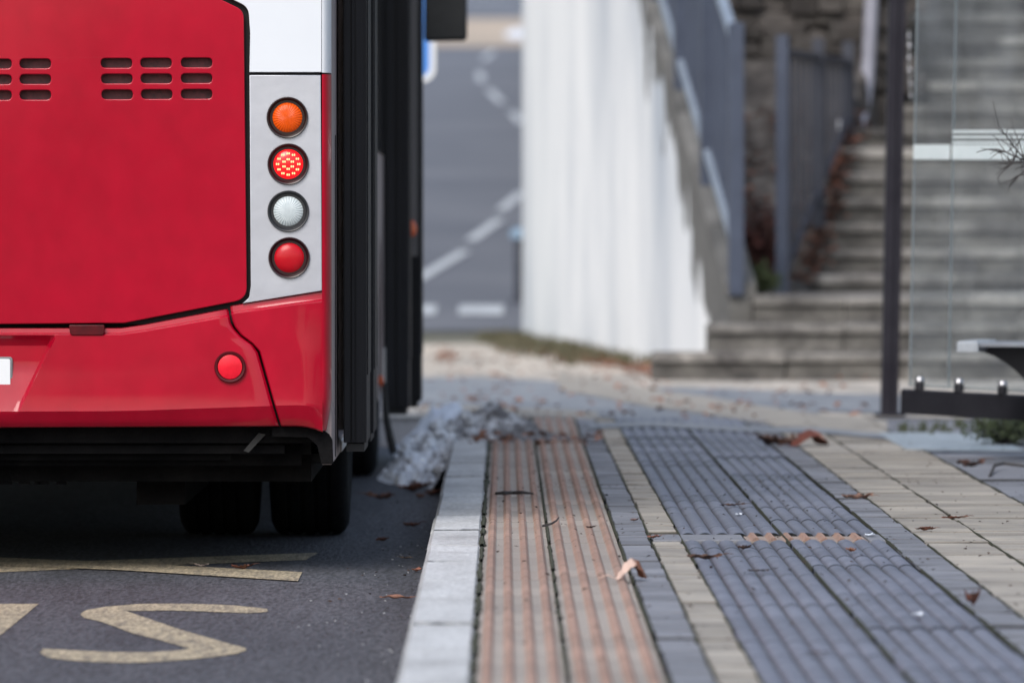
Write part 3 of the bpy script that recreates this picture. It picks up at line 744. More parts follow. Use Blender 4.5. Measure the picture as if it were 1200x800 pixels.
def tent_leaf(px, py, L_, Hh, W_, rot, label, c1, c2):
    """dry leaf arched over its midrib: one pale flank, one brown tip"""
    p = G(px, py); mb = MB(); n, k = 22, 9; vs = []
    for i in range(n):
        t = i/(n-1); x = (t - .5)*L_; z = Hh*(1 - abs(2*t - 1.05)**1.6)*.9 + .004
        wv = W_*(math.sin(math.pi*min(1, max(.04, t)))**.6)*(1 + .3*math.sin(t*17))
        for q in range(k):
            s_ = q/(k-1)*2 - 1
            vs.append((x + .012*noise.noise(Vector((t*5, s_*2, 1)))*(abs(s_)), s_*wv + .03*(t-.5), max(.001, z - abs(s_)*.35*Hh*(.4 + t) + .010*noise.noise(Vector((t*6, s_*3, 4))))))
    mb.add(vs, [(i*k+q, i*k+q+1, (i+1)*k+q+1, (i+1)*k+q) for i in range(n-1) for q in range(k-1)], .5, True)
    mb.tube([vs[4], (vs[4][0]-.02, .0, .012), (vs[4][0]-.045, .004, .002)], .0015, 5)
    m = mat('leaf_skin_two_tone', c1, c2, 30, .75, .4, 60, lo=.3, hi=.7); nt = m.node_tree; N = nt.nodes; L = nt.links; b = N['Principled BSDF']
    tc = N.new('ShaderNodeTexCoord'); sx = N.new('ShaderNodeSeparateXYZ'); L.new(tc.outputs['Object'], sx.inputs[0])
    nz = N.new('ShaderNodeTexNoise'); nz.inputs['Scale'].default_value = 40; L.new(tc.outputs['Object'], nz.inputs['Vector'])
    ad = N.new('ShaderNodeMath'); ad.operation = 'MULTIPLY_ADD'; ad.inputs[1].default_value = .03; L.new(nz.outputs[0], ad.inputs[0]); L.new(sx.outputs[0], ad.inputs[2])
    mr = N.new('ShaderNodeMapRange'); mr.inputs[1].default_value = .012; mr.inputs[2].default_value = .030; L.new(ad.outputs[0], mr.inputs[0])
    mx = N.new('ShaderNodeMix'); mx.data_type = 'RGBA'; mx.inputs[6].default_value = (*c1, 1); mx.inputs[7].default_value = (*c2, 1); L.new(mr.outputs[0], mx.inputs[0]); L.new(mx.outputs[2], b.inputs['Base Color'])
    o = mb.build('fallen_leaf', m, None, (p.x, p.y, .004), None); o.rotation_euler = (0, 0, R(rot)); return tag(o, label, 'leaf', 'fallen leaves on paving and road')
tent_leaf(740, 680, .092, .060, .040, 12, 'pale peach curled leaf with a brown tip, largest on the grey paving strip', (.60,.43,.36), (.24,.09,.045))
leaf(283, 668, .085, 10, 'red brown leaf lying on the yellow zigzag line of the road', RD, BR, -.15, .7, .6, .45)
leaf(236, 665, .060, 170, 'small pale withered leaf between the strokes of the yellow zigzag', (.40,.33,.29), (.26,.20,.17), -.15, .8, .8, .3)
leaf(824, 657, .105, 355, 'dark brown narrow leaf across the joint of cream and blue grey paving', DK, BR, 0, .35, .9, .22, lobes=3)
leaf(1140, 712, .082, 80, 'crumpled russet leaf on the grey border, nearest the bottom right corner', RD, BR, 0, 1.1, .9, .7, rise=1.9)
leaf(1004, 586, .115, 5, 'dark twisted leaf with a pale tip on the edge of the cream paving', D2, (.35,.20,.15), 0, .5, .9, .3, lobes=3, rise=1.6)
leaf(912, 523, .20, 170, 'flat dull brown leaf, left one of the big pair beside the dark joint', BR, DK, 0, .5, .6, .42, rise=2.0)
tent_leaf(949, 523, .19, .075, .09, 20, 'raised red brown leaf, right one of the big pair near the shelter post', (.15,.045,.030), (.34,.15,.10))
leaf(857, 594, .085, 5, 'small brown leaf on the ribbed blue grey paving near the middle joint', BR, D2, 0, .4, .6, .4)
leaf(1084, 623, .075, 15, 'starry brown leaf on the first cream row', BR, RD, 0, .5, .8, .55, lobes=7)
leaf(1117, 609, .10, 20, 'reddish forked leaf on the joint between the two cream rows', RD, BR, 0, .3, .9, .2, lobes=6)
leaf(998, 648, .055, 120, 'little orange brown leaf on the ribbed paving below the peach cross tiles', (.30,.12,.06), BR, 0, .8, .6, .6)
leaf(872, 645, .055, 10, 'dark curled leaf on the ribbed paving below the grey cross slab', D2, DK, 0, .9, .8, .5)
leaf(888, 671, .060, 5, 'dull flattened brown leaf low on the blue grey ribs', (.10,.085,.085), DK, 0, .2, .4, .45)
leaf(957, 768, .060, 8, 'blurred brownish leaf on the ribs close to the bottom edge', (.13,.09,.09), DK, 0, .5, .5, .4)
leaf(692, 620, .045, 40, 'tiny dark leaf in the mossy joint beside the grey strip', DK, D2, 0, .6, .6, .5)
leaf(766, 632, .050, 15, 'small reddish leaf touching the grey cross slab', (.26,.11,.08), BR, 0, .5, .6, .5)
leaf(743, 612, .050, 60, 'small faded pink leaf on the cream strip above the cross slab', (.30,.19,.17), BR, 0, .3, .5, .55)
leaf(482, 618, .090, 10, 'curled brown leaf on the asphalt, nearest below the gutter leaves', BR, RD, -.15, 1.0, .8, .5)
leaf(447, 635, .065, 40, 'round russet leaf on the asphalt just ahead of the rear tyre', RD, BR, -.15, .7, .8, .7)
leaf(476, 656, .060, 150, 'two toned pale and black leaf scrap beside the kerb', (.34,.27,.22), DK, -.15, .6, .8, .45)
leaf(488, 671, .060, 70, 'pinkish leaf leaning against the kerb above the rolled brown one', (.38,.17,.12), RD, -.15, 1.0, .6, .6)
leaf(462, 703, .098, 3, 'long rolled tan leaf pointing at the kerb', (.30,.15,.11), (.20,.09,.06), -.15, .12, 1.5, .30, lobes=1)
leaf(446, 586, .13, 170, 'pale brown leaf beside the front wheel of the bus', (.25,.12,.08), BR, -.15, .5, .7, .4)
leaf(481, 577, .14, 20, 'rust brown leaf, left one of the wet gutter leaves below the snow', RD, BR, -.15, .8, .8, .6)
leaf(497, 572, .12, 200, 'dark brown leaf, upper one of the wet gutter leaves below the snow', BR, DK, -.15, .9, .8, .6)
leaf(506, 582, .12, 60, 'brown leaf, one of the wet gutter leaves touching the kerb', BR, RD, -.15, .7, .8, .6)
leaf(493, 585, .09, 110, 'orange brown leaf, lowest of the wet gutter leaves', (.28,.12,.07), BR, -.15, .8, .8, .6)
leaf(1137, 548, .15, 320, 'faded brown leaf leaning on the grey slabs near the green weeds', (.16,.085,.07), DK, 0, .5, .6, .4)
def twig(pts, r, label, z=0.0):
    mb = MB(); q = [G(x, y, z) + Vector((0,0,h)) for x, y, h in pts]; mb.tube(q, r, 6)
    return tag(mb.build('twig', M_['twig']), label, 'twig', 'twigs on the paving')
twig([(581,581.4,.010),(590,582,.014),(601,581.2,.012),(611,582,.016),(625,581.5,.010)], [.005,.008,.006,.007,.003], 'black twig lying across the peach ribs')
twig([(636,619,.008),(646,619.5,.016),(652,618,.022),(655,616.5,.028)], [.004,.004,.003,.002], 'small crooked twig over the joint between peach tiles')
twig([(1160,560,.006),(1166,554,.03),(1176,552,.03),(1200,552,.02),(1230,553,.02)], [.005,.006,.006,.005,.004], 'thin bent twig on the grey slabs by the weeds')
def scrap(px, py, w_, h_, label):
    p = G(px, py); mb = MB(); n = 5; vs = []
    for j in range(n):
        for i in range(n):
            vs.append(((i/(n-1)-.5)*w_, (j/(n-1)-.5)*h_, .006 + .008*noise.noise(Vector((i*.8+px, j*.8, 1)))))
    mb.add(vs, [(j*n+i, j*n+i+1, (j+1)*n+i+1, (j+1)*n+i) for j in range(n-1) for i in range(n-1)], .5, True)
    return tag(mb.build('paper_scrap', M_['cleansnow'], None, (p.x, p.y, .002)), label, 'litter', 'white scraps on the paving')
scrap(1020, 629, .030, .055, 'crumpled white scrap beside the end of the peach cross tiles')
scrap(1075, 723, .026, .045, 'small white scrap on the ribs left of the russet leaf')
scrap(866, 605, .022, .05, 'dim white scrap beside the middle joint of the ribbed paving')

# ------------------------------------------------------------------ melting snow heap at the end of the bay
def heap(name, x0, x1, y0, y1, zf, m, label, nx=190, ny=150, lumps=0):
    mb = MB(); grid(mb, lin(x0, x1, nx), lin(y0, y1, ny), zf)
    for _ in range(lumps):
        x, y = random.gauss(-.30, .11), random.gauss(30.1, .7)
        if not (x0 + .03 < x < x1 - .1 and y0 < y < y1): continue
        r = random.choice((.012, .018, .026, .036)); ph = random.random()*50
        if zf(x, y) < (-.15 if x < X0 else -.02): continue
        T = Matrix.Translation((x, y, zf(x, y) + r*.15)); n0 = len(mb.v)
        mb.lathe([(0,-r),(r*.62,-r*.75),(r,-r*.1),(r*.8,r*.5),(r*.4,r*.8),(0,r*.9)], 9, 'Z', T)
        for q in range(n0, len(mb.v)):
            v = Vector(mb.v[q]); d = v - Vector((x, y, zf(x, y))); d *= 1 + .45*noise.noise(d/r*1.3 + Vector((ph, 0, 0))); mb.v[q] = tuple(Vector((x, y, zf(x, y))) + Vector((d.x, d.y*1.5, d.z)))
    return tag(mb.build(name, m), label, 'snow', 'dirty snow at the kerb')
def g2(x, y, cx, cy, sx, sy, h): return h*math.exp(-((x-cx)/sx)**2 - ((y-cy)/sy)**2)
def hz(x, y):
    ga = -.168 + g2(x,y,-.30,30.7,.15,.8,.205) + g2(x,y,-.44,29.9,.09,.55,.075) + g2(x,y,-.33,29.3,.10,.5,.05)
    ke = -.026 + g2(x,y,-.10,30.95,.19,.50,.128) + g2(x,y,.07,30.8,.16,.28,.060) + g2(x,y,.28,30.6,.18,.22,.034)
    if x < X0: ke -= (X0 - x)*1.6
    z = max(ga, ke) if x < X0 + .03 else ke
    k = min(1, max(0, (z - (-.155 if x < X0 else -.02))*25))
    return z + k*(.022*noise.noise(Vector((x*8, y*2.2, 1))) + .012*noise.noise(Vector((x*22, y*6, 5))) + .010*noise.noise(Vector((x*60, y*16, 2))) + .006*noise.noise(Vector((x*140, y*40, 6))))
heap('snow_heap', -.56, .48, 28.0, 32.3, hz, M_['snow'], 'melting heap of dirty grey snow spilling from the gutter over the kerb', lumps=170)
def hz2(x, y):
    h = g2(x,y,-.26,33.2,.20,.5,.26)*(1 + .3*noise.noise(Vector((x*9, y*2.5, 8)))) + .02*noise.noise(Vector((x*30, y*8, 8)))
    return -.17 + h if h > .02 else -.19
sp = []
for _ in range(700):
    x, y = random.gauss(-.16, .17), random.gauss(30.5, .55); z = hz(x, y)
    if z > (-.13 if x < X0 else -.012) and x > -.5: sp.append((x, y, z))
scatter_leaves('heap_litter', mat('heap_litter_brown', (.10,.055,.04), (.04,.03,.026), 30, .9, rnd=.4), sp, .022, .003)
heap('snow_heap', -.53, -.05, 32.4, 34.0, hz2, M_['cleansnow'], 'clean white snow bank behind the dirty heap', 90, 70)
mb = MB(); p0, p1 = G(1062, 527), G(1168, 508); mb.cbox(p0.x, p1.x - .05, p0.y, p1.y, -.03, .006, .003); struct(mb.build('pale_slab', mat('pale_blue_slab', (.40,.45,.49), (.28,.32,.35), 7, .5, .3, 30, stretch=(1,.4,1))))
ss = MB(); a_ = HP(608, 43); grid(ss, lin(a_[0]-.42, a_[0]+.3, 16), lin(a_[1]-3.5, a_[1]+3, 12), lambda x, y: hill(y) + .02 + .16*max(-.2, 1 - ((x-a_[0])/.36)**2 - ((y-a_[1])/2.9)**2))
tag(ss.build('snow_patch', M_['cleansnow']), 'bright snow patch on the pale verge far up the hill road', 'snow')

# ------------------------------------------------------------------ bollard and blue sign in the distance
bo = empty('bollard', (.165, 65.5, hill(65.5)))
tag(bo, 'dark bollard with a pale blue top, half hidden by the white wall', 'bollard')
mb = MB(); mb.lathe([(.0,0),(.10,0),(.10,.04),(.072,.05),(.068,.62),(.0,.62)], 20, 'Z'); mb.build('shaft', M_['fencedark'], bo)
mb = MB(); mb.lathe([(.0,.622),(.105,.622),(.11,.64),(.105,.70),(.07,.72),(0,.725)], 20, 'Z'); mb.build('cap', mat('pale_blue_cap', (.25,.36,.48), None, rough=.5), bo)
YS = 47.0
sg = empty('bus_stop_sign', (-.84, YS, -.01)); tag(sg, 'blue rounded sign with a white border behind the bus mirror', 'sign')
def sp_(px, py): q = P(px, py, YS); return (q.x + .84, q.z + .01)
(x1_, z0_), (x0_, z1_) = sp_(510, 96), sp_(399, -60)
panel('sign_border', [rpoly([(x0_,z0_,.1),(x1_,z0_,.1),(x1_,z1_,.1),(x0_,z1_,.1)])], -.012, .012, M_['plate'], sg, .003)
e_ = .035
panel('sign_face', [rpoly([(x0_+e_,z0_+e_,.075),(x1_-e_,z0_+e_,.075),(x1_-e_,z1_-e_,.075),(x0_+e_,z1_-e_,.075)])], -.018, -.0125, M_['signblue'], sg, .001)
mb = MB(); mb.tube([(0,.05,0),(0,.05,2.9)], .035, 12); mb.build('pole', M_['pipe'], sg)

# ------------------------------------------------------------------ bus shelter
SH = Vector((1.93, 34.2, 0))
sh = empty('bus_shelter', SH); sh.rotation_euler = (0, R(1.05), 0)
tag(sh, 'glass bus shelter with a dark post and charcoal bottom beam in front of the stairs', 'shelter')
mb = MB(); mb.cbox(-.044, .002, -.05, .05, .012, 2.9, .006); mb.cbox(.004, .042, -.035, .065, .012, 2.88, .004); mb.build('post', M_['post'], sh)
mb = MB(); mb.cbox(-.075, .075, -.075, .085, 0, .012, .003); mb.build('base_plate', M_['post'], sh)
mb = MB()
for i, (dx, dz, r) in enumerate(((.060,1.90,.010),(.063,1.85,.013),(.062,1.79,.011),(.066,1.73,.012),(.072,1.66,.010),(.074,1.60,.009))):
    mb.lathe([(0,-r),(r*.8,-r*.6),(r,0),(r*.8,r*.6),(0,r)], 10, 'Z', Matrix.Translation((dx, -.02, dz)))
mb.tube([(.058,-.02,1.93),(.062,-.02,1.85),(.063,-.02,1.76),(.068,-.02,1.68),(.074,-.02,1.58)], .005, 6); mb.build('hanging_chain', M_['chrome'], sh)
GD = Vector((.44, -.70, 0)).normalized()
G0 = Vector((1.690, 28.7, 0)) - SH
gr = math.atan2(GD.y, GD.x)
def GM(t, off=0): return Matrix.Translation(G0 + GD*t) @ Matrix.Rotation(gr, 4, 'Z')
mb = MB(); mb.cbox(-.005, 4.2, -.03, .03, .160, .264, .006, M=GM(0)); mb.build('bottom_beam', M_['beam'], sh)
mb = MB(); mb.cbox(-.005, 4.2, -.05, .05, 2.80, 2.92, .006, M=GM(0)); mb.build('top_beam', M_['beam'], sh)
lb_ = (G0.xy).length; mb = MB(); mb.cbox(.03, lb_ - .03, -.035, .035, 2.80, 2.88, .006, M=Matrix.Rotation(math.atan2(G0.y, G0.x), 4, 'Z')); mb.build('top_beam', M_['beam'], sh)
mb = MB(); mb.cbox(4.2, 4.28, -.05, .05, 0, 2.92, .006, M=GM(0)); mb.build('post', M_['post'], sh)
panes = ((.015, .285, 0), (.270, 2.0, .016), (2.02, 4.15, 0))
for i, (ta, tb, off) in enumerate(panes):
    mb = MB(); mb.box(ta+.004, tb-.004, off-.004, off+.004, .285, 2.78, M=GM(0)); gp = mb.build('glass_pane', M_['glass'], sh)
    mb = MB(); mb.box(ta+.0015, ta+.0037, off-.0042, off+.0042, .282, 2.78, M=GM(0)); mb.box(ta+.004, tb, off-.0055, off+.0055, .274, .2845, M=GM(0)); mb.build('pane_edge', M_['glassedge'], gp)
    mb = MB(); mb.box(ta+.006, tb-.006, off-.0075, off-.0050, 1.228, 1.290, M=GM(0))
    if i: 
        for z0, z1 in ((1.294,1.305),(1.316,1.327),(1.338,1.350)): mb.box(ta+.006, tb-.006, off-.0075, off-.0050, z0, z1, M=GM(0))
    mb.build('frosted_stripes', M_['stripe'], gp)
for t in (.115, .395, .70, 1.3, 1.9, 2.6, 3.5):
    mb = MB(); mt = GM(t) @ Matrix.Translation((0, -.02, .290))
    mb.lathe([(.0,-.026),(.020,-.026),(.020,.006),(.0,.006)], 14, 'Z', mt)
    mb.build('clamp', M_['beam'], sh)
    mb = MB(); mb.lathe([(.019,.0075),(.021,.014),(.016,.026),(.0,.030)], 14, 'Z', mt); mb.build('clamp_cap', M_['chrome'], sh)
# bench inside the shelter
BD = Vector((.62, -.8, 0)).normalized(); B0 = P(1133, 405, 27.6); B0.z = 0
be = empty('shelter_bench', B0); be.rotation_euler = (0, 0, math.atan2(-.25, 1)); tag(be, 'grey metal bench seat on a dark curved bracket inside the shelter', 'bench')
mb = MB(); mb.cbox(.0, .085, -.22, .22, .450, .492, .008); mb.build('seat_end', mat('pale_seat_end', (.40,.43,.47), (.28,.31,.34), 10, .45), be)
mb = MB(); mb.cbox(.087, 2.2, -.20, .20, .470, .486, .006); mb.build('seat', M_['seat'], be)
br = [(.02,.449),(.07,.445),(.115,.430),(.16,.405),(.20,.375),(.24,.335),(.28,.27),(.31,.18),(.33,.0),(.58,.0),(.56,.2),(.58,.468),(.087,.468),(.087,.449)]
panel('bracket', [br], -.03, .03, M_['beam'], be, .004)
br2 = [(x+1.35, z) for x, z in br]
panel('bracket', [br2], -.03, .03, M_['beam'], be, .004)

# bare shrub whose twigs reach in front of the stairs at the right edge
bs = empty('bare_shrub', (2.02, 24.6, 0)); tag(bs, 'leafless shrub with thin dark twigs at the right edge behind the shelter glass', 'shrub')
mb = MB(); O = Vector((2.02, 24.6, 0)); YB_ = 24.6
def br_(pts, r0, r1): 
    q = [P(x, y, YB_ + dy) - O for x, y, dy in pts]; n = len(q); mb.tube(q, [.62*(r0 + (r1-r0)*i/(n-1)) for i in range(n)], 6)
mb.tube([(0,0,-.02), (.01,0,.4), (-.01,.02,.8), (-.02,0,1.1), (-.05,0,1.22)], [.02,.017,.014,.010,.007], 8)
br_([(1214,200,0),(1204,188,0),(1190,184,.02),(1178,178,.02),(1168,175,.04),(1158,175,.04),(1149,177,.05),(1144,179,.05)], .006, .002)
br_([(1214,205,0),(1200,186,0),(1188,172,-.02),(1178,158,-.03),(1170,148,-.04),(1166,130,-.05),(1163,118,-.05)], .006, .0015)
br_([(1200,186,0),(1194,166,0),(1188,152,.02),(1184,138,.02)], .004, .0015)
br_([(1190,172,0),(1198,160,0),(1206,152,0),(1212,140,.02)], .0035, .0015)
br_([(1214,205,0),(1199,190,0),(1186,192,.02),(1176,200,.03),(1169,208,.03),(1171,216,.03),(1177,221,.03)], .005, .0015)
br_([(1204,198,0),(1194,206,.02),(1186,214,.02),(1180,226,.02)], .004, .0015)
br_([(1215,212,0),(1205,204,.02),(1192,206,.03),(1183,212,.04),(1174,214,.04)], .004, .0015)
br_([(1240,330,0),(1215,350,0),(1198,362,0),(1186,372,0)], .005, .0015)
for _ in range(34):
    x0, y0 = random.choice(((1204,188),(1190,184),(1178,178),(1199,190),(1188,172),(1186,192),(1194,206),(1178,158),(1200,196)))
    a = random.uniform(2.2, 5.2); l = random.uniform(10, 30); k = random.uniform(-.6,.6)
    br_([(x0, y0, .02), (x0 + l*.5*math.cos(a), y0 + l*.5*math.sin(a), .03), (x0 + l*math.cos(a+k), y0 + l*math.sin(a+k), .04)], .003, .0014)
for _ in range(26):
    x, y = random.uniform(1205, 1300), random.uniform(120, 380); br_([(1262 + random.uniform(-6,6), min(y+90, 480), 0), ((x+1262)/2, y+40, .03), (x, y, random.uniform(-.2,.2)), (x + random.uniform(-14,14), y-22, random.uniform(-.2,.2))], .006, .0015)
mb.build('branches', M_['twig'], bs)

# ------------------------------------------------------------------ the bus
YR = 21.6; XC = (-83 - 591)/F*YR
bus = empty('city_bus', (XC, YR, -.15))
tag(bus, 'red and white city bus at the kerb with open doors and a lit brake lamp', 'bus')
SC = F/YR
def bx(px): return (px + 83)/SC
def bz(py): return CAMH + .15 + (260 - py)/SC
def bp(px, py): return (bx(px), bz(py))
def mirror(pts): return [(-q[0],) + tuple(q[1:]) for q in reversed(pts)]
def pp(pts, r=True): return [(bx(q[0]), bz(q[1])) + ((q[2]/SC,) if len(q) > 2 else ()) for q in pts]
def sym(half):
    """half outline from top centre down the right side to bottom centre -> closed symmetric outline"""
    h = pp(half); return h + mirror(h)
HW, BL = 1.2715, 11.2
# --- engine hatch with real slots
slots = []
def slot(cx, cy):
    hw, hh = 18.3, 5.6; return rpoly(pp([(cx-hw,cy-hh,5.5),(cx+hw,cy-hh,5.5),(cx+hw,cy+hh,5.5),(cx-hw,cy+hh,5.5)]), 5)
for r_, yy in enumerate((74.3, 92.6, 111.0)):
    for cx in (137+.4*r_, 183.3+.4*r_, 230.8, 42, -4, -50, -116, -162, -208, -303, -349, -396):
        slots.append(slot(cx, yy + (137-cx)*.006))
hatch_half = [(168,-44,10), (286,13,15), (289.5,350.5,18), (146,378.3,30), (-83,380.2)]
hp = sym(hatch_half)
hatch = panel('engine_hatch', [rpoly(hp, 10)] + slots, -.012, .012, M_['red'], bus, .003)
mb = MB(); mb.box(bx(-430), bx(262), .026, .030, bz(135), bz(50)); mb.build('vent_backing', mat('vent_mesh', (.16,.045,.055), (.07,.028,.034), 60, .6), hatch)
# black seam frame behind the panels
panel('seam_frame', [[(-1.235,bz(380)),(1.235,bz(380)),(1.235,2.98),(-1.235,2.98)], [(-.94,bz(130)),(.94,bz(130)),(.94,bz(55)),(-.94,bz(55))]], .014, .034, M_['gap'], bus, .001)
# white upper surround
half = [(172,-49,8), (291.5,9,16), (293.5,40), (292.5,85), (377,85), (377,-88)]
panel('upper_surround', [rpoly(sym(half), 8)], -.010, .014, M_['white'], bus, .002)
# lamp panel each side
lampout = [(292.7,88.5),(376,88.5),(377.5,340.5),(284,355.5),(292,349,8),(294,335)]
lp_ = rpoly(pp(lampout), 6)
holes = [(337,138),(338,192.5),(338,247.5),(339,302)]
def ring(cx, cy, r, n=36): return [(bx(cx) + r/SC*math.cos(2*math.pi*i/n), bz(cy) + r/SC*math.sin(2*math.pi*i/n)) for i in range(n)]
for sgn in (1, -1):
    o1 = [lp_] + [ring(cx, cy, 23.5) for cx, cy in holes]
    if sgn < 0: o1 = [mirror(q) for q in o1]
    panel('lamp_panel', o1, -.011, .013, M_['silver'], bus, .002)
    for (cx, cy), kind in zip(holes, ('indicator_lamp', 'brake_lamp', 'reversing_lamp', 'tail_lamp')):
        T = Matrix.Translation((sgn*bx(cx), -.011, bz(cy))); q = 1/SC
        lm = empty(kind, (sgn*bx(cx), -.011, bz(cy))); lm.parent = bus
        mb = MB(); mb.lathe([(24.2*q,.004),(24.4*q,-.006),(23.6*q,-.010),(22.4*q,-.009),(21.6*q,-.002),(19*q,.010),(17.6*q,.014),(17.6*q,.02),(24*q,.02)], 48, 'Y')
        mb.build('bezel', {'indicator_lamp': mat('amber_black_bezel', (.020,.007,.006), None, rough=.3, coat=.15), 'reversing_lamp': mat('grey_bezel', (.025,.026,.03), None, rough=.35)}.get(kind, mat('red_black_bezel', (.022,.003,.005), None, rough=.3, coat=.15)), lm)
        mb = MB(); rl = 17.9*q; mb.lathe([(rl,.013),(rl*.97,.004),(rl*.8,-.003),(rl*.5,-.007),(rl*.2,-.0088),(.0005,-.009)], 48, 'Y')
        lens = {'indicator_lamp': M_['amberf'], 'brake_lamp': M_['litred'] if sgn > 0 else M_['litred'], 'reversing_lamp': M_['clearf'], 'tail_lamp': M_['redlens']}[kind]
        mb.build('lens', lens, lm)
        if kind == 'brake_lamp':
            mb = MB()
            for nn, rr in ((12, 12.4), (6, 5.6)):
                for k in range(nn):
                    a = 2*math.pi*k/nn + (math.pi/6 if nn == 6 else 0); x, z = rr*q*math.cos(a), rr*q*math.sin(a)
                    yv = -.0092 + .011*(rr/18)**2.2
                    for dx in (-1.1, 1.1): mb.lathe([(.95*q,.0),(.9*q,-.0022),(.0003,-.0028)], 8, 'Y', Matrix.Translation((x + dx*q, yv, z)) @ Matrix.Scale(1.5, 4, (0,0,1)))
            mb.build('led_points', M_['led'], lm)
# corner pillars: a quarter-round strip, white above, red below
def corner(z0, z1, m, name, sgn, taper=0):
    mb = MB(); rings = []
    n = 10; zs = lin(z0, z1, 12)
    for z in zs:
        ring = []
        sh_ = 0
        if taper: sh_ = max(0, (z0 + .10 - z)/.10)**2*.035
        for k in range(n+1):
            a = math.pi/2*k/n; ring.append((sgn*(bx(377.5) + .0285*math.sin(a) - sh_*.4), -.011 + .075*(1 - math.cos(a)) + sh_, z))
        ring += [(sgn*(bx(377.5)+.0285 - .02), .064, z), (sgn*bx(377.5), .02, z)]
        rings.append(ring)
    mb.loft(rings, True, .5, True, True); return mb.build(name, m, bus)
for sgn in (1, -1):
    corner(bz(85.5), 2.98, M_['white'], 'corner_trim', sgn)
    corner(bz(505), bz(87.5), M_['red'], 'corner_trim', sgn, 1)
# --- bumper: lofted panels
def topedge(x): return 384.0 if x < 148 else 384.0 + (361.5 - 384.0)*(x - 148)/(266 - 148)
PROF = [(0, .012), (.008, .0), (.050, -.003), (.058, -.005), (.068, -.019), (.075, -.021), (.40, -.024), (.72, -.028), (.82, -.030), (.835, -.0305), (.848, -.028), (.95, -.008), (.99, .004), (1.0, .014)]
def prof_y(v):
    for (a, ya), (b, yb) in zip(PROF, PROF[1:]):
        if a <= v <= b: return ya + (yb - ya)*(v - a)/(b - a)
    return PROF[-1][1]
def seamx(py):
    pts = [(356,267),(380,272),(390,278.5),(398,288),(405,299),(412,303),(440,311),(497,327),(502,328.5)]
    for (a, xa), (b, xb) in zip(pts, pts[1:]):
        if py <= b: return xa + (xb - xa)*(py - a)/(b - a)
    return 328.5
BOT = lambda x: 501.0 - 1.5*(x/330.0 if x > 0 else 0)
def recx(py): return 68.5 + (22 - 68.5)*(py - 390)/(484 - 390)
VS = [0,.004,.008,.03,.050,.058,.068,.075,.083,.1,.13,.18,.25,.33,.40,.46,.5,.58,.66,.72,.78,.815,.835,.848,.86,.89,.92,.95,.97,.99,1.0]
def bump_panel(name, xl, xr, ncol, m, recess=False, sgn=1, tfun=topedge, bfun=BOT):
    mb = MB(); rows = []
    for v in VS:
        row = []
        for i in range(ncol):
            u_ = i/(ncol-1)
            py0 = 386 + (501-386)*v
            for _ in range(3):
                x = xl(py0) + (xr(py0) - xl(py0))*u_; py0 = tfun(x) + (bfun(x) - tfun(x))*v
            y = prof_y(v)
            if recess and 390 < py0 < 486:
                ed = 1 if x < recx(py0) - 6 else max(0, (recx(py0) - x)/6)
                tp = min(1, max(0, (py0 - 392)/12)); bt = min(1, max(0, (486 - py0)/5)) 
                y += .040*ed*tp*(bt)
            if not recess and i in (0, ncol-1) and (xr(450) < 330 or i == 0): pass
            row.append((sgn*bx(x), y, bz(py0)))
        rows.append(row)
    mb.loft(rows, closed=False)
    # turned-in edge so the panel has thickness
    for side in (0, -1):
        mb.loft([[r[side] for r in rows], [(r[side][0] - sgn*(.004 if side else -.004), r[side][1] + .012, r[side][2]) for r in rows], [(r[side][0], .05, r[side][2]) for r in rows]], closed=False)
    mb.loft([rows[0], [(p[0], .05, p[2]) for p in rows[0]]], closed=False)
    mb.loft([rows[-1], [(p[0], .08, p[2]) for p in rows[-1]]], closed=False)
    return mb.build(name, m, bus, None, 30)
bump_panel('bumper', lambda y: -234.0 - (seamx(y) - 68.0) if False else -83 - (83 + seamx(y) - 1.2), lambda y: seamx(y) - 1.2, 161, M_['red'])if False else None
def full_bumper():
    """centre section with the number-plate recess, symmetric about the centre line"""
    mb = MB(); rows = []; H = [0,.2,.4,.6,.8,.92,.96,.985,1.0]       # columns inside the recess
    O_ = [.02,.06,.2,.35,.5,.62,.74,.84,.92,.97,.99,1.0]
    for v in VS:
        half = []
        for seg, cols in (('in', H), ('out', O_)):
            for c in cols:
                py = 386 + 115*v
                for _ in range(4):
                    e = recx(min(max(py, 388), 486)); s_ = seamx(py) - 1.2
                    x = -83 + (e + 83)*c if seg == 'in' else e + (s_ - e)*c
                    py = topedge(x) + (BOT(x) - topedge(x))*v
                y = prof_y(v)
                if seg == 'in' and 391 < py < 486.5:
                    ed = 1 if c <= .96 else (.55 if c < .99 else 0)
                    tp = min(1, max(0, (py - 391.5)/11)); bt = min(1, max(0, (486.5 - py)/55)); y += .032*ed*tp*bt
                if seg == 'out' and c >= .985: y += .004 if c < 1 else .012
                half.append((bx(x), y, bz(py)))
        rows.append([(-p[0], p[1], p[2]) for p in half[:0:-1]] + half)
    mb.loft(rows, closed=False)
    for side in (0, -1): mb.loft([[r[side] for r in rows], [(r[side][0], .05, r[side][2]) for r in rows]], closed=False)
    mb.loft([rows[0], [(p[0], .05, p[2]) for p in rows[0]]], closed=False)
    mb.loft([rows[-1], [(p[0], .08, p[2]) for p in rows[-1]]], closed=False)
    return mb.build('bumper', M_['red'], bus, None, 22)
bumper = full_bumper()
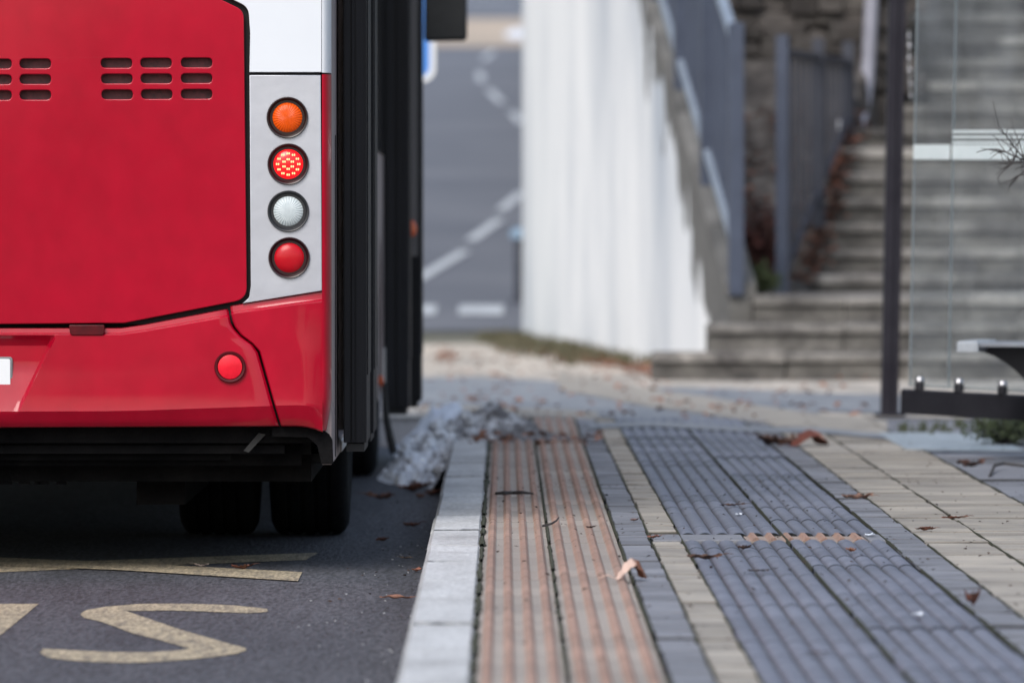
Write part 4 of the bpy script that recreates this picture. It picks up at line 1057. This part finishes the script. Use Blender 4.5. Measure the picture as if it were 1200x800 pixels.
def corner_bumper(sgn):
    mb = MB(); rows = []; cols = [0,.01,.03,.10,.22,.36,.5,.64,.78,.9,1.0]
    for v in VS:
        row = []
        for c in cols:
            py = 356 + 145*v
            for _ in range(4):
                xl_ = seamx(py) + 1.4 if py > 358 else 270.5
                x = xl_ + (378 - xl_)*c
                t0 = 357.5 - (x - 272)*.158; b0 = 499.5 if x < 345 else 499.5 + (x - 345)**2*.006
                py = t0 + (b0 - t0)*v
            y = prof_y(v) if v > .1 else prof_y(v)
            if c < .02: y += .012 if c == 0 else .004
            y = y*(1 - max(0, (c-.75)/.25)*.65)
            row.append((sgn*bx(x), y - .0, bz(py)))
        rows.append(row)
    mb.loft(rows, closed=False)
    mb.loft([[r[0] for r in rows], [(r[0][0], .05, r[0][2]) for r in rows]], closed=False)
    mb.loft([rows[0], [(p[0], .05, p[2]) for p in rows[0]]], closed=False)
    mb.loft([rows[-1], [(p[0], .08, p[2]) for p in rows[-1]]], closed=False)
    return mb.build('corner_bumper', M_['red'], bus, None, 22)
corner_bumper(1); corner_bumper(-1)
mb = MB(); mb.box(-1.2, 1.2, .052, .09, bz(500), bz(372)); mb.build('bumper_backing', M_['gap'], bus)
for sgn in (1, -1):
    rf = empty('reflector', (sgn*bx(270), -.034, bz(429.5))); rf.parent = bus; q = 1/SC
    mb = MB(); mb.lathe([(18.2*q,.012),(18.4*q,-.003),(17.6*q,-.006),(15.2*q,-.005),(14.6*q,.0),(14.6*q,.012)], 40, 'Y'); mb.build('bezel', M_['darkred'], rf)
    mb = MB(); mb.lathe([(14.5*q,.006),(14.2*q,-.003),(10*q,-.006),(5*q,-.0075),(.0004,-.008)], 40, 'Y'); mb.build('lens', M_['brightred'], rf)
    panel('hatch_marker', [rpoly(pp([(81,380.5,2),(123,380.5,2),(122.5,392.5,4),(83,392.5,4)]) if sgn > 0 else mirror(pp([(81,380.5,2),(123,380.5,2),(122.5,392.5,4),(83,392.5,4)])))], -.026, .0, M_['darkred'], bus, .002)
# number plate
pl = rpoly(pp([(-179,420,3),(13,420,3),(13,461.5,3),(-179,461.5,3)]))
panel('plate_frame', [rpoly(pp([(-181,418,4),(14.6,418,4),(14.6,463,4),(-181,463,4)]))], .000, .012, mat('plate_frame_grey', (.20,.21,.22), None, rough=.4), bus, .002)
panel('number_plate', [rpoly(pp([(-178,420.5,3),(12.2,420.5,3),(12.2,460.5,3),(-178,460.5,3)]))], -.005, .001, M_['plate'], bus, .0015)
# --- underside at the rear
mb = MB(); mb.cbox(-1.21, 1.21, .09, .16, bz(520), bz(499), .006); mb.cbox(-1.1, 1.12, .12, .22, bz(533), bz(521), .006); mb.box(-1.15, 1.17, .2, .3, bz(548), bz(505))
mb.cbox(-.9, .95, .16, .26, bz(541), bz(533.5), .004)
mb.build('rear_crossmember', M_['dirtblack'], bus)
mb = MB(); mb.box(-1.2, 1.2, .32, 2.2, .287, .5); mb.box(bx(150), bx(208), .5, 2.3, .205, .5); mb.box(-bx(208), -bx(150), .5, 2.3, .205, .5)
for _ in range(30):
    x = random.uniform(-1.1, .55); mb.box(x, x + random.uniform(.01,.05), .33, .36, .277, .287)
mb.build('engine_undertray', M_['dirtblack'], bus)
mb = MB(); mb.box(-1.0, 1.0, 2.0, 2.2, .55, 1.2); mb.tube([(-.9,2.9,.48),(.9,2.9,.48)], .09, 12); mb.lathe([(.0,-.18),(.15,-.14),(.19,0),(.15,.14),(.0,.18)], 16, 'Y', Matrix.Translation((0,2.9,.46))); mb.build('rear_axle', M_['dirtblack'], bus)
mb = MB(); mb.add([(bx(284),.085,bz(529)),(bx(290),.085,bz(531)),(bx(310),.08,bz(510)),(bx(302),.08,bz(508)),(bx(284),.091,bz(529)),(bx(290),.091,bz(531)),(bx(310),.086,bz(510)),(bx(302),.086,bz(508))], [(0,1,2,3),(4,7,6,5),(0,4,5,1),(1,5,6,2),(2,6,7,3),(3,7,4,0)])
mb.build('tow_strap', mat('grey_strap', (.05,.05,.05), (.03,.03,.03), 20, .8), bus)
cp = [(bx(318),bz(500)),(bx(366),bz(500.5)),(bx(378),bz(504)),(bx(385),bz(509)),(bx(389),bz(516)),(bx(390),bz(544)),(bx(376),bz(544)),(bx(371),bz(522)),(bx(360),bz(513)),(bx(318),bz(512))]
panel('corner_skirt', [cp], .045, .0645, M_['dirtblack'], bus, .002)
panel('corner_skirt', [mirror(cp)], .045, .0645, M_['dirtblack'], bus, .002)
# --- body shell
def arch(yc, r=.58, zb=.35, zc=.48):
    a0 = math.asin((zc - zb)/r); n = 16; return [(yc - r*math.cos(-a0 + (math.pi + 2*a0)*k/n), zc + r*math.sin(-a0 + (math.pi + 2*a0)*k/n)) for k in range(n+1)]
side = [(.066,.35)] + arch(2.9) + arch(8.6) + [(11.1,.35),(11.18,.6),(11.18,2.9),(11.1,3.0),(.066,3.0)]
rdoor = [(.95,.40),(2.15,.40),(2.15,2.4),(.95,2.4)]
fdoor = [(9.50,.35+.02),(10.75,.35+.02),(10.75,2.4),(9.50,2.4)]
panel('side_panel', [side, rdoor, fdoor], HW - .03, HW, M_['sidegrey'], bus, .002, 'YZ')
panel('side_panel', [[(.066,.34)] + arch(2.9, zb=.34) + arch(8.6, zb=.34) + side[-5:]], -HW, -HW + .03, M_['sidegrey'], bus, .002, 'YZ')
for sgn in (1, -1):
    for a, b in ((2.2,3.55),(3.6,5.0),(5.05,6.45),(6.5,7.9),(7.95,9.44)) if sgn > 0 else ((.12,1.6),(1.65,3.1),(3.15,4.6),(4.65,6.1),(6.15,7.6),(7.65,9.1),(9.15,10.9)):
        panel('side_window', [rpoly([(a,1.42,.04),(b,1.42,.04),(b,2.62,.04),(a,2.62,.04)])], sgn*HW + .0005*sgn, sgn*HW + .007*sgn, M_['darkglass'], bus, .002, 'YZ')
    for yy in (.5, 3.6, 4.9, 6.2, 7.5):
        mb = MB(); mb.box(sgn*HW - (.0 if sgn > 0 else .003), sgn*HW + (.003 if sgn > 0 else 0), yy, yy + .012, .36, 1.40); mb.build('panel_seam', M_['gap'], bus)
mb = MB(); mb.cbox(-1.24, 1.24, .04, 11.15, 3.002, 3.06, .03); mb.cbox(-.9, .9, 4.5, 8.0, 3.062, 3.25, .06); mb.build('roof', M_['white'], bus)
mb = MB(); mb.box(-1.24, 1.24, .35, 11.1, .345, .375); mb.box(-.6, .95, 3.6, 6.5, .30, .345); mb.build('floor', M_['gap'], bus)
mb = MB(); mb.box(-1.2, 1.2, .26, .30, .376, 2.98); mb.build('rear_bulkhead', M_['gap'], bus)
panel('rear_window', [rpoly([(-1.20,bz(-92),.05),(1.20,bz(-92),.05),(1.20,2.62,.08),(-1.20,2.62,.08)])], -.008, .013, M_['darkglass'], bus, .003)
panel('rear_header', [rpoly([(-1.243,2.64),(1.243,2.64),(1.243,2.97,.05),(-1.243,2.97,.05)])], -.009, .013, M_['white'], bus, .003)
panel('front_panel', [[(-1.24,.35),(1.24,.35),(1.24,1.1),(-1.24,1.1)]], 11.15, 11.19, M_['red'], bus, .004)
panel('windscreen', [rpoly([(-1.22,1.11,.05),(1.22,1.11,.05),(1.22,2.7,.08),(-1.22,2.7,.08)])], 11.16, 11.20, M_['darkglass'], bus, .004)
panel('front_header', [rpoly([(-1.24,2.71),(1.24,2.71),(1.24,3.0,.05),(-1.24,3.0,.05)])], 11.15, 11.19, M_['white'], bus, .004)
# seats glimpsed through the doors: handrails in the doorways
mb = MB()
for yy in (1.0, 2.1, 9.55, 10.7): mb.tube([(1.15, yy, .376), (1.15, yy, 2.6)], .017, 8)
mb.build('grab_rails', mat('yellow_rail', (.5,.32,.03), None, rough=.4), bus)
# --- wheels
def wheel(x0, x1, yc, outward):
    """tyre between x0 and x1"""
    wr = empty('wheel', (0, 0, 0)); wr.parent = bus; wr.location = ((x0+x1)/2, yc, .48); hw = (x1-x0)/2
    mb = MB(); pr = [(.30,-hw*.86),(.36,-hw),(.44,-hw*.96),(.466,-hw*.86),(.478,-hw*.74)]
    gro = [-.5, -.17, .17, .5]; k = []
    for g in gro: k += [(.480,g*hw-.010),(.474,g*hw-.007),(.474,g*hw+.007),(.480,g*hw+.010)]
    pr = pr + k + [(.478,hw*.74),(.466,hw*.86),(.44,hw*.96),(.36,hw),(.30,hw*.86)]
    mb.lathe([(r, h) for r, h in pr], 48, 'X'); mb.build('tyre', M_['tyre'], wr)
    mb = MB(); o = outward
    mb.lathe([(.298,-hw*.8*o),(.298,hw*.84*o),(.27,hw*.86*o),(.26,hw*.5*o),(.16,hw*.55*o),(.15,hw*.98*o),(.09,hw*1.0*o),(.0,hw*1.0*o)], 32, 'X')
    for b_ in range(10):
        a = 2*math.pi*b_/10; mb.lathe([(.014,hw*.5*o),(.014,hw*.72*o),(.0,hw*.74*o)], 6, 'X', Matrix.Translation((0, .20*math.cos(a), .20*math.sin(a))))
    mb.build('rim', M_['rim'], wr)
for sgn in (1, -1):
    for xo in (1.268, 1.268 - .285 - .040):
        a, b = (xo - .285, xo) if sgn > 0 else (-xo, -xo + .285)
        wheel(a, b, 2.9, sgn)
    a, b = (1.262 - .285, 1.262) if sgn > 0 else (-1.262, -1.262 + .285)
    wheel(a, b, 8.6, sgn)
# wheel housings so daylight does not come through the arches
mb = MB()
for yc in (2.9, 8.6):
    for sgn in (1, -1): mb.box(min(sgn*.62, sgn*1.235), max(sgn*.62, sgn*1.235), yc-.62, yc+.62, 1.08, 1.12); mb.box(min(sgn*.60, sgn*.62), max(sgn*.60, sgn*.62), yc-.62, yc+.62, .40, 1.08)
mb.build('wheel_housings', M_['gap'], bus)
# --- open door leaves standing off the side
def leafdoor(xa, xb, ya, yb, zb, zt, ribs):
    d = empty('door', (xa, ya, zb)); d.parent = bus; t = xb - xa; l = yb - ya; h = zt - zb
    mb = MB(); mb.cbox(0, t, 0, l, 0, h, .012)
    for r0, r1, dp in ribs: mb.cbox(t*r0, t*r1, -dp, .002, .0, h-.01, .004)
    mb.build('leaf_frame', M_['doorblack'], d)
    mb = MB(); mb.box(t + .0005, t + .004, .06, l-.06, .22, h-.15); mb.build('door_glass', M_['doorblack'], d)
    mb = MB(); mb.cbox(t*.12, t*.9, .01, l-.01, -.030, -.001, .003); mb.build('bottom_seal', M_['black'], d)
    return d
def lx(px, Y): return (px - 591)/F*Y - XC
zd = CAMH + .15
leafdoor(lx(402.5,22.3), lx(429.5,22.3), .70, 1.30, .40, 2.5, ((.05,.30,.010),(.38,.46,.014),(.55,.86,.006)))
leafdoor(lx(399,23.6)+.02, lx(437.5,23.6), 2.02, 2.62, .39, 2.5, ((.1,.5,.01),(.62,.95,.012)))
leafdoor(lx(450,31.0), lx(479,31.0), 9.40, 10.0, .275, 2.5, ((.08,.4,.012),(.55,.72,.015),(.8,.98,.006)))
leafdoor(lx(450,32.0), lx(493.5,32.0), 10.42, 11.0, .28, 2.5, ((.1,.3,.012),(.45,.62,.012),(.88,.99,.01)))
mb = MB(); x_ = lx(483.5, 31.6); mb.cbox(x_-.016, x_+.022, 9.98, 10.05, bz_ := CAMH+.15-(300-260)/F*31.6, 2.6, .004); mb.build('door_edge_trim', mat('taupe_trim', (.12,.115,.12), None, rough=.45), bus)
def marker(px, py, Y, r):
    mb = MB(); p = P(px, py, Y); mb.lathe([(.0,-r*.8),(r*.7,-r*.7),(r,-r*.1),(r*.85,r*.4),(.0,r*.7)], 14, 'Y', Matrix.Translation((p.x - XC, p.y - YR, p.z + .15)) @ Matrix.Scale(1.8, 4, (0,0,1)))
    return mb.build('side_marker', mat('orange_marker', (.75,.13,.03), (.55,.08,.02), 30, .3, coat=.5), bus)
marker(483, 268, 31.5, .022)
marker(446, 446, 29.9, .014)
mb = MB(); mb.tube([(lx(452,30.4), 8.75, bzz) for bzz in (.0,)] + [] if False else [Vector((lx(px,30.0), 30.0-YR, CAMH+.15-(py-260)/F*30.0)) for px, py in ((450,448),(451,470),(453,492),(457,512),(462,531))], [.010,.012,.016,.018,.018], 8); mb.build('rubber_strap', M_['black'], bus)
ms_ = mat('pale_sill', (.50,.49,.48), (.36,.35,.34), 12, .5)
mb = MB(); mb.cbox(HW-.02, HW+.004, 1.2, 2.28, .352, .39, .003); mb.build('door_sill', ms_, bus)
mb = MB(); mb.cbox(HW-.02, HW+.010, 9.2, 9.48, .352, .55, .003); mb.build('door_sill', ms_, bus)
# --- mirror at the front corner
mr = empty('side_mirror', (0,0,0)); mr.parent = bus
Ym = 33.1
def mp_(px, py): p = P(px, py, Ym); return (p.x - XC, p.z + .15)
q = [mp_(497,49), mp_(547.5,48), mp_(547.5,-30), mp_(498,-30)]
panel('mirror_housing', [rpoly([(a, b, .025) for a, b in q])], Ym-YR, Ym-YR+.10, M_['black'], mr, .012)
panel('mirror_glass', [rpoly([(q[0][0]+.012, q[0][1]+.014, .02), (q[1][0]-.012, q[1][1]+.014, .02), (q[2][0]-.012, q[2][1]-.014, .02), (q[3][0]+.012, q[3][1]-.014, .02)])], Ym-YR-.004, Ym-YR-.0005, mat('mirror_back', (.010,.011,.012), (.018,.019,.021), 12, .45), mr, .001)
mb = MB(); mb.tube([(1.2, 11.1, 2.75), (q[0][0]+.05, Ym-YR+.05, 2.80), (q[0][0]+.10, Ym-YR+.05, 2.62), (q[0][0]+.10, Ym-YR+.05, q[2][1]-.02)], .022, 10); mb.build('mirror_arm', M_['black'], mr)
